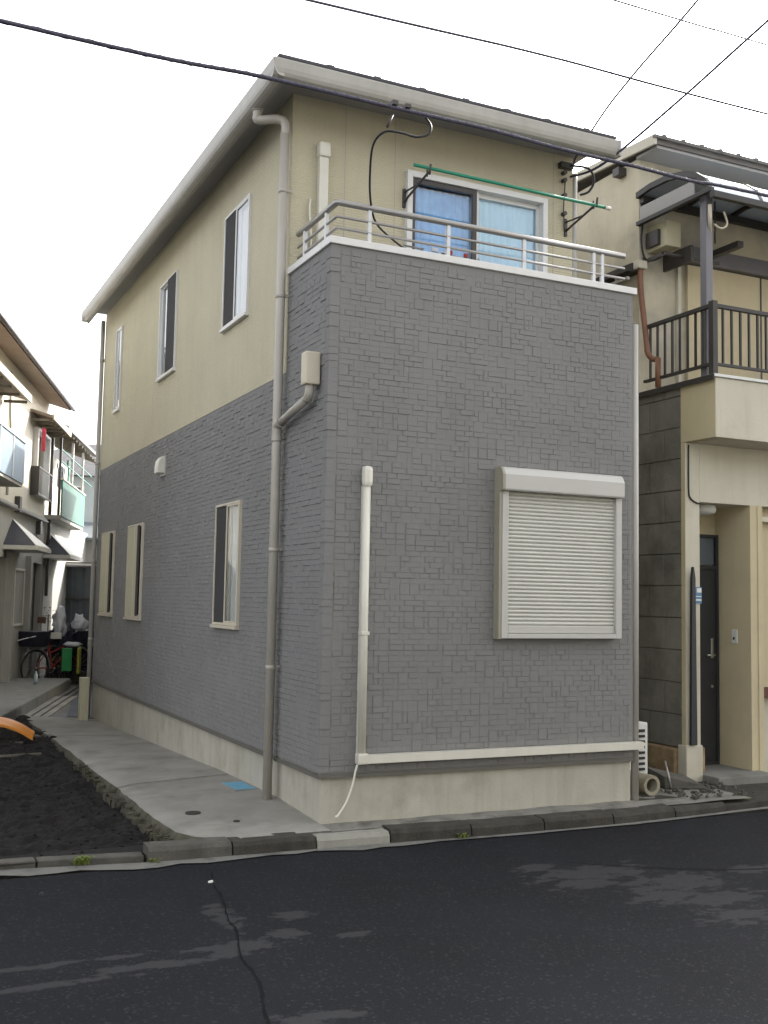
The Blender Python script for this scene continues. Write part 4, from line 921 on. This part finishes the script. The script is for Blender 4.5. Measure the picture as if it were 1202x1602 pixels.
# red cloth hung in front of the window
mb = MB(); prev = None
for i in range(13):
    y = -.12+.24*i/12; v = [mb.bm.verts.new((.30+.03*math.sin(i*1.3), y*(1-.3*t), -.42*t)) for t in (0, .5, 1)]
    if prev:
        for k in range(2): mb.bm.faces.new((prev[k], v[k], v[k+1], prev[k+1]))
    prev = v
rc = mb.build('hung_cloth', mat('red_cloth', (.42, .06, .09), .9, .15, 9)); te_m = Matrix.Translation((-.641, 13.063, 0)) @ Matrix.Rotation(-HD, 4, 'Z')
rc.matrix_world = te_m @ Matrix.Translation((0, .75, 4.62)); tag(rc, 'red cloth hung under the small canopy of the pale terrace', 'cloth')

# second row house with teal balcony
t2 = thing('balcony_house', 'further alley house with a teal sheeted balcony under a tiled lean-to roof', 'house', (-.641, 13.063, 0), -HD)
Bx('wall', 'tlow', t2, -3, -.0, 3.42, 11, -.2, 3.2); Bx('upper_wall', 'tstucco', t2, -3, -.6, 3.42, 11, 3.2, 5.0)
Bx('balcony_floor', 'tlow', t2, -.6, .28, 3.42, 7.2, 3.1, 3.2); pn = Bx('balcony_panel', 'teal', t2, .27, .30, 3.45, 7.2, 3.18, 3.95); Bx('panel_rail', 'tstucco', t2, .25, .32, 3.45, 7.2, 3.95, 3.98)
for s in (3.5, 5.3, 7.1): Bx('post', 'bronze' if s < 4 else 'trim', t2, .2, .25, s-.03, s+.03, 3.2, 5.0)
for z in (4.35, 4.6): Bx('clothes_rail', 'teal', t2, .22, .24, 3.5, 9, z, z+.025)
Bx('drain', 'bronze', t2, .02, .08, 3.46, 3.54, 1.5, 4.9)
mb = MB(); mb.hexa([(-.8, 3.1, 5.42), (.42, 3.1, 4.98), (.42, 9.0, 5.1), (-.8, 9.0, 5.55), (-.8, 3.1, 5.48), (.42, 3.1, 5.05), (.42, 9.0, 5.17), (-.8, 9.0, 5.62)]); l2 = mb.build('lean_to_roof', 'ktile', t2)
for k in range(12): MB().hexa([(-.7, 3.2+k*.5, 5.33), (.38, 3.2+k*.5, 4.93), (.38, 3.26+k*.5, 4.93), (-.7, 3.26+k*.5, 5.33), (-.7, 3.2+k*.5, 5.385), (.38, 3.2+k*.5, 4.985), (.38, 3.26+k*.5, 4.985), (-.7, 3.26+k*.5, 5.385)]).build('rafter', 'wood', l2)
# laundry on that balcony
for i, (s, z, m_, lb) in enumerate(((4.1, 4.35, 'bag', 'pale shirt hung in front of the teal balcony house'), (4.7, 4.35, 'navy', 'dark garment hung over the teal balcony'), (5.6, 4.6, 'teal', 'long green cloth hung over the teal balcony'))):
    o = MB().prism([(0, -.22, 0), (0, .22, 0), (0, .26, -.12), (0, .14, -.10), (0, .13, -.5), (0, -.13, -.5), (0, -.14, -.10), (0, -.26, -.12)], (.03, 0, 0)).build('laundry', m_)
    o.matrix_world = te_m @ Matrix.Translation((.10, s, z)); tag(o, lb, 'laundry', 'laundry over the alley balcony')
# corrugated shed and its neighbours at the end of the alley
sh = thing('corrugated_shed', 'dark corrugated sheet shed closing the end of the alley', 'shed', (1.75, 19.5, -.15), R(-8))
mb = MB(); n = 60
for i in range(n):
    x0 = -1.1+2.6*i/n; x1 = -1.1+2.6*(i+1)/n; y0 = .02*math.sin(i*1.3); y1 = .02*math.sin((i+1)*1.3); mb.quad((x0, y0, 0), (x1, y1, 0), (x1, y1, 2.35), (x0, y0, 2.35))
mb.build('sheet_wall', 'shed', sh); Bx('side', 'shed', sh, -1.1, -1.06, .03, 3, 0, 2.3); Bx('mid_rail', 'dark2', sh, -1.1, 1.5, -.05, -.03, 1.55, 1.6); Bx('roof', 'ktile', sh, -1.2, 1.6, -.25, 3.1, 2.4, 2.46); Bx('fascia', 'trim', sh, -1.2, 1.6, -.28, -.255, 2.38, 2.43)
Bx('brown_door', 'soff2', sh, .45, 1.2, -.03, -.0305+.02, .1, 2.0)
fh = thing('far_house', 'pale teal tinted house far behind the shed at the end of the alley', 'house', (3.4, 27, 0), R(-10))
Bx('wall', 'farw', fh, -2.6, 3.5, 0, 6, -.2, 5.2); rfh = MB().hexa([(-3, -.4, 5.2), (3.9, -.4, 5.2), (3.9, 6.4, 5.2), (-3, 6.4, 5.2), (-1, 2.8, 6.6), (2, 2.8, 6.6), (2, 3.2, 6.6), (-1, 3.2, 6.6)]).build('roof', 'ktile', fh)
for x in (-2.2, -1.2, .0): 
    for z in (3.3, 4.3): 
        f = Bx('window', 'trim', fh, x, x+.7, -.05, -.002, z, z+.6); Bx('pane', 'glass_g', f, x+.05, x+.65, -.06, -.052, z+.05, z+.55)
Bx('balcony', 'greyblue', fh, -2.6, .8, -.7, -.1, 2.5, 3.15)
fh2 = thing('far_block', 'dark grey low roofed building behind the alley shed', 'building', (2.2, 23, 0), R(-10))
Bx('wall', 'tlow', fh2, -1.5, 3, 0, 2.5, -.2, 3.0); MB().hexa([(-1.7, -.3, 3.0), (3.2, -.3, 3.0), (3.2, 2.8, 3.0), (-1.7, 2.8, 3.0), (-1.7, -.3, 3.08), (3.2, -.3, 3.08), (3.2, 2.8, 3.7), (-1.7, 2.8, 3.7)]).build('roof', 'shed', fh2)

# ------------------------------------------------------------------ bicycles and clutter in the alley
def wheel(parent, x, r=.32):
    mb = MB(); n = 28; ring_ = [(x+r*math.cos(2*math.pi*i/n), 0, r+.0+r*math.sin(2*math.pi*i/n)) for i in range(n+1)]
    mb.tube(ring_, .017, 6, False); o = mb.build('wheel', 'black', parent)
    mb = MB()
    for i in range(14): a = 2*math.pi*i/14; mb.tube([(x, 0, r), (x+r*.95*math.cos(a), 0, r+r*.95*math.sin(a))], .0025, 4, False)
    mb.tube([(x, -.05, r), (x, .05, r)], .022, 8); mb.build('spokes', 'steel', o)
    mb = MB(); ar = [(x+(r+.035)*math.cos(a), 0, r+(r+.035)*math.sin(a)) for a in [R(-10)+R(150)*i/12 for i in range(13)]]; mb.tube(ar, .018, 6); mb.build('mudguard', 'steel', o)
def bicycle(lb, loc, rz, frame, basket=None):
    b = thing('bicycle', lb, 'bicycle', loc, rz, 'bicycles parked in the alley')
    wheel(b, 0); wheel(b, 1.08)
    mb = MB(); mb.tube([(0, 0, .32), (.42, 0, .30), (.30, 0, .78)], .015, 8); mb.tube([(.42, 0, .30), (.86, 0, .68), (.85, 0, .86)], .017, 8); mb.tube([(.35, 0, .58), (.86, 0, .76)], .013, 8); mb.tube([(0, 0, .32), (.33, 0, .66)], .010, 6); mb.tube([(.86, 0, .70), (.97, 0, .50), (1.08, 0, .32)], .014, 8); mb.build('frame', frame, b)
    MB().tube(smooth_path([(.72, -.26, .98), (.82, -.22, 1.0), (.86, -.05, .94), (.86, .05, .94), (.82, .22, 1.0), (.72, .26, .98)], 4), .012, 8).build('handlebar', 'steel', b)
    MB().hexa([(.16, -.08, .80), (.42, -.03, .80), (.42, .03, .80), (.16, .08, .80), (.17, -.09, .87), (.42, -.03, .85), (.42, .03, .85), (.17, .09, .87)]).build('saddle', 'black', b, .015)
    mb = MB(); mb.tube([(.42, -.09, .30), (.42, .09, .30)], .012, 6); mb.tube([(.42, .0, .30)]+[(.42+.09*math.cos(a), .04, .30+.09*math.sin(a)) for a in [i*.6 for i in range(11)]], .008, 5); mb.build('crank', 'steel', b)
    MB().box(.30, .38, -.13, -.07, .16, .19).build('pedal', 'black', b); MB().box(.48, .56, .07, .13, .40, .43).build('pedal', 'black', b)
    MB().tube([(-.02, 0, .68), (.3, 0, .70)], .012, 6).box(-.16, .26, -.07, .07, .70, .715).build('carrier', 'steel', b)
    if basket is not None:
        mb = MB(); mb.hexa([(.93, -.13, .74), (1.16, -.13, .74), (1.16, .13, .74), (.93, .13, .74), (.90, -.18, .99), (1.24, -.18, .99), (1.24, .18, .99), (.90, .18, .99)]); mb.build('basket', basket, b, .01)
        mb = MB(); mb.hexa([(-.26, -.16, .72), (.14, -.16, .72), (.14, .16, .72), (-.26, .16, .72), (-.30, -.2, 1.0), (.18, -.2, 1.0), (.18, .2, 1.0), (-.30, .2, 1.0)]); mb.build('rear_basket', basket, b, .02)
    return b
bicycle('red framed bicycle with dark covered rear basket, nearest to the pale terrace step', (-.08, 13.9, -.15), R(35), 'red', 'navy')
bicycle('bicycle with yellow frame standing behind the red framed one', (.22, 14.3, -.15), R(42), 'yellow', None)
bicycle('black bicycle with navy basket deepest in the alley row', (.55, 14.6, -.15), R(55), 'black', 'navy')
def blob(name, m, loc, s, seed, sub=3, k=.35):
    bm = bmesh.new(); bmesh.ops.create_icosphere(bm, subdivisions=sub, radius=1)
    from mathutils import noise
    for v in bm.verts:
        d = 1+k*noise.noise(v.co*1.8+Vector((seed, 0, 0)))+k*.4*noise.noise(v.co*5+Vector((0, seed, 0))); v.co = Vector((v.co.x*s[0]*d, v.co.y*s[1]*d, v.co.z*s[2]*d))
    for f in bm.faces: f.smooth = True
    me = bpy.data.meshes.new(name); bm.to_mesh(me); bm.free(); me.materials.append(M[m]); o = bpy.data.objects.new(name, me); C.objects.link(o); o.location = loc; return o
o = blob('plastic_bag', 'bag', (.36, 14.2, 1.02), (.13, .13, .26), 3, 3, .6); tag(o, 'tall white plastic bag heaped on the bicycles, beside the dark doorway', 'plastic bag')
o = blob('plastic_bag', 'bag', (.80, 14.5, .96), (.14, .12, .19), 8, 3, .6); tag(o, 'lower white plastic bag nearer the drainpipe of the grey house', 'plastic bag')
o = blob('covered_bundle', 'navy', (.48, 14.5, .62), (.30, .2, .32), 11, 3, .5); tag(o, 'dark covered bundle stacked between the bicycles', 'bundle')
o = MB().box(-.09, .09, -.05, .05, 0, .42).build('crate', 'plastic_g', None, .01); o.location = (.46, 13.75, .12); tag(o, 'narrow green plastic crate hanging at the red bicycle', 'crate')
o = blob('white_cloth', 'bag', (.60, 14.0, .60), (.16, .08, .05), 5, 2, .5); tag(o, 'white rag lying over the bicycle handlebars', 'rag')
o = MB().tube([(0, 0, 0), (0, 0, .16), (0, 0, .19), (0, 0, .22)], [.034, .034, .016, .014], 12).build('plastic_bottle', 'lightb'); o.location = (-.30, 12.05, .02)
tag(o, 'clear plastic water bottle standing on the entrance step', 'bottle')
MBb = MB().tube([(-.42, 12.4, .78), (-.62, 12.2, .74)], .010, 6)
o = MBb.tube([(-.42, 12.4, .78), (-.25, 12.7, .80)], .008, 6).build('umbrella', 'steel'); tag(o, 'thin closed umbrella hooked beside the terrace door', 'umbrella')
pw = thing('potted_plant', 'small leafy plant against the terrace wall behind the bicycles', 'plant', (.28, 15.0, 1.05))
mb = MB(); r = random.Random(5)
for i in range(60):
    p = Vector((r.uniform(-.12, .2), r.uniform(-.1, .1), r.uniform(-.1, .22))); d = Vector((r.uniform(-1, 1), r.uniform(-1, 1), r.uniform(-.3, 1))).normalized()*.05; s = d.cross(Vector((0, 0, 1))).normalized()*.015
    mb.quad(p, p+d*.5+s, p+d, p+d*.5-s)
mb.build('leaves', 'leafg', pw); MB().tube([(0, 0, -1.1), (0, 0, .1)], .012, 6).build('stem', 'wood', pw)

# ------------------------------------------------------------------ overhead cables
def cable(name, pts, r, lb, m='cable', n=8, k=10):
    return tag(MB().tube(smooth_path(pts, k), r, n).build(name, m), lb, 'cable')
mp_ = [(-9, -.6, 4.94), (-2.36, -.6, 4.865), (-.74, -.6, 4.90), (.21, -.6, 4.90), (.91, -.6, 4.905), (1.57, -.6, 4.885), (2.21, -.6, 4.885), (2.84, -.6, 4.875), (3.59, -.6, 4.90), (9, -.6, 4.97)]
mc = thing('power_cable', 'thick dark bundled cable running along the street across the house front', 'cable', (0, 0, 0))
MB().tube(smooth_path(mp_, 12), .014, 8).build('strand', 'cable', mc)
pp = smooth_path(mp_, 90); sp1 = []
for i, p in enumerate(pp):
    a = i*.75; sp1.append(p+Vector((0, math.cos(a)*.0125, math.sin(a)*.0125)))
MB().tube(sp1, .0042, 5).build('lashing_wire', 'cable', mc)
Bx('cable_clamp', 'dark2', mc, .17, .21, -.625, -.575, 4.915, 4.945); Bx('cable_clamp', 'dark2', mc, .27, .31, -.625, -.575, 4.915, 4.94); MB().tube([(.18, -.6, 4.85), (.15, -.58, 4.76)], .010, 6).build('cable_tail', 'dark2', mc)
cable('drop_cable', [(.43, -.60, 4.885), (.48, -.59, 4.84), (.47, -.58, 4.78), (.38, -.57, 4.745), (.27, -.56, 4.755), (.16, -.52, 4.755), (.13, -.40, 4.70), (.20, -.2, 4.58), (.30, .0, 4.46), (.40, .12, 4.36), (.55, .2, 4.30), (.75, .25, 4.22)], .008, 'thin black drop cable looping down from the thick cable to the balcony', 'black')
cable('overhead_wire', [(-8, -1, 5.0), (-.61, -1, 5.25), (1.13, -1, 5.315), (3.19, -1, 5.34), (10, -1, 5.5)], .0085, 'thin wire high above the roof ridge from the top edge to the right edge')
cable('overhead_wire', [(-8, -1, 5.75), (1.73, -1, 5.87), (3.20, -1, 5.895), (10, -1, 6.0)], .0065, 'faint topmost wire crossing the upper corner of the sky')
cable('service_wire', [(2.66, .80, 5.50), (2.64, .7, 5.57), (2.55, .2, 5.72), (2.43, -.35, 5.78), (2.25, -1, 5.64+.0), (2.62, -1.001, 6.10), (3.4, -1.0, 7.1)][:4]+[(2.50, -1.3, 6.2), (2.6, -2.0, 6.9)], .009, 'steep service wire rising from the corner of the grey house eave')
cable('service_wire', [(2.66, .85, 5.40), (2.77, .5, 5.42), (2.98, -.2, 5.72), (3.21, -1, 6.10), (3.6, -2.2, 6.7)], .011, 'thicker service wire crossing in front of the neighbouring roof corner')
print('objects', len(bpy.data.objects))

# ------------------------------------------------------------------ the rest of the street, beside and behind the viewpoint
def plain_house(lb, x, y, w_, d_, h, m, rz=0., face=1, rh_=1.2):
    b = thing('street_house', lb, 'house', (x, y, 0), rz, 'houses around the junction')
    Bx('wall', m, b, -w_/2, w_/2, -d_/2, d_/2, -.2, h)
    MB().hexa([(-w_/2-.35, -d_/2-.35, h), (w_/2+.35, -d_/2-.35, h), (w_/2+.35, d_/2+.35, h), (-w_/2-.35, d_/2+.35, h), (-w_/4, -.1, h+rh_), (w_/4, -.1, h+rh_), (w_/4, .1, h+rh_), (-w_/4, .1, h+rh_)]).build('roof', 'ktile', b)
    yf = face*d_/2; sg = 1 if face > 0 else -1; n = max(1, int(w_/2.4))
    for i in range(n):
        for z in (1.0, 3.9):
            xc = -w_/2+(i+.5)*w_/n; f = ring(MB(), 'y', yf*1.0, xc-.8, xc+.8, z, z+1.2, .05, -.0, -.06*sg).build('window', 'trim', b)
            Bx('pane', 'glass_g', f, xc-.75, xc+.75, yf+.01*sg, yf+.03*sg, z+.05, z+1.15)
    return b
plain_house('pale house across the street, behind the viewpoint to the left', -7.5, -13.8, 6.5, 7, 5.8, 'tlow')
plain_house('grey house straight across the street from the corner', .2, -14, 7.5, 7, 6.0, 'tlow')
plain_house('tan house across the street towards the right end', 8.6, -13.8, 7.5, 7, 5.8, 'tan')
plain_house('unseen tan two storey house added beyond the stucco house with the railed balcony', 11.5, 4.6, 7.0, 7.4, 6.0, 'tan', 0, -1)  # added out of view to keep the low sun off the road
plain_house('unseen pale house added in the second row behind the corner house to shade the terrace', 6.1, 14.2, 8.2, 7.6, 5.0, 'tlow', -HD, -1, .5)  # added out of view, height set so its shadow covers the lower terrace

o = blob('covered_bundle', 'navy', (.95, 14.9, .35), (.30, .2, .45), 21, 3, .5); tag(o, 'tall dark covered bundle nearest the grey house corner in the alley', 'bundle')
for (x, y, z, w_, d_, h_, m_, lb) in ((.78, 14.15, -.14, .24, .2, .22, 'kerb', 'low dark box on the alley floor under the bicycles'), (.62, 15.4, -.14, .5, .3, .9, 'dark2', 'dark cabinet against the alley shed behind the bicycles'), (1.02, 14.35, .55, .16, .14, .14, 'beige', 'small beige box stacked on the dark bundle'), (.30, 14.1, .70, .2, .16, .12, 'cloth', 'crumpled white parcel in front of the tall plastic bag'), (.72, 13.95, .05, .05, .12, .5, 'yellow', 'yellow strip of plastic standing between the bicycles'), (.10, 14.6, .98, .16, .1, .12, 'brown', 'brown carton on top of the dark bundle near the doorway')):
    o = MB().hexa([(-w_/2, -d_/2, 0), (w_/2, -d_/2, 0), (w_/2*.96, d_/2, 0), (-w_/2, d_/2, 0), (-w_/2*.9, -d_/2, h_), (w_/2, -d_/2*.9, h_*.95), (w_/2, d_/2, h_), (-w_/2, d_/2*.9, h_*.97)]).build('storage_box', m_, None, .01); o.location = (x, y, z); o.rotation_euler = (0, 0, rnd.uniform(-.5, .5)); tag(o, lb, 'box')
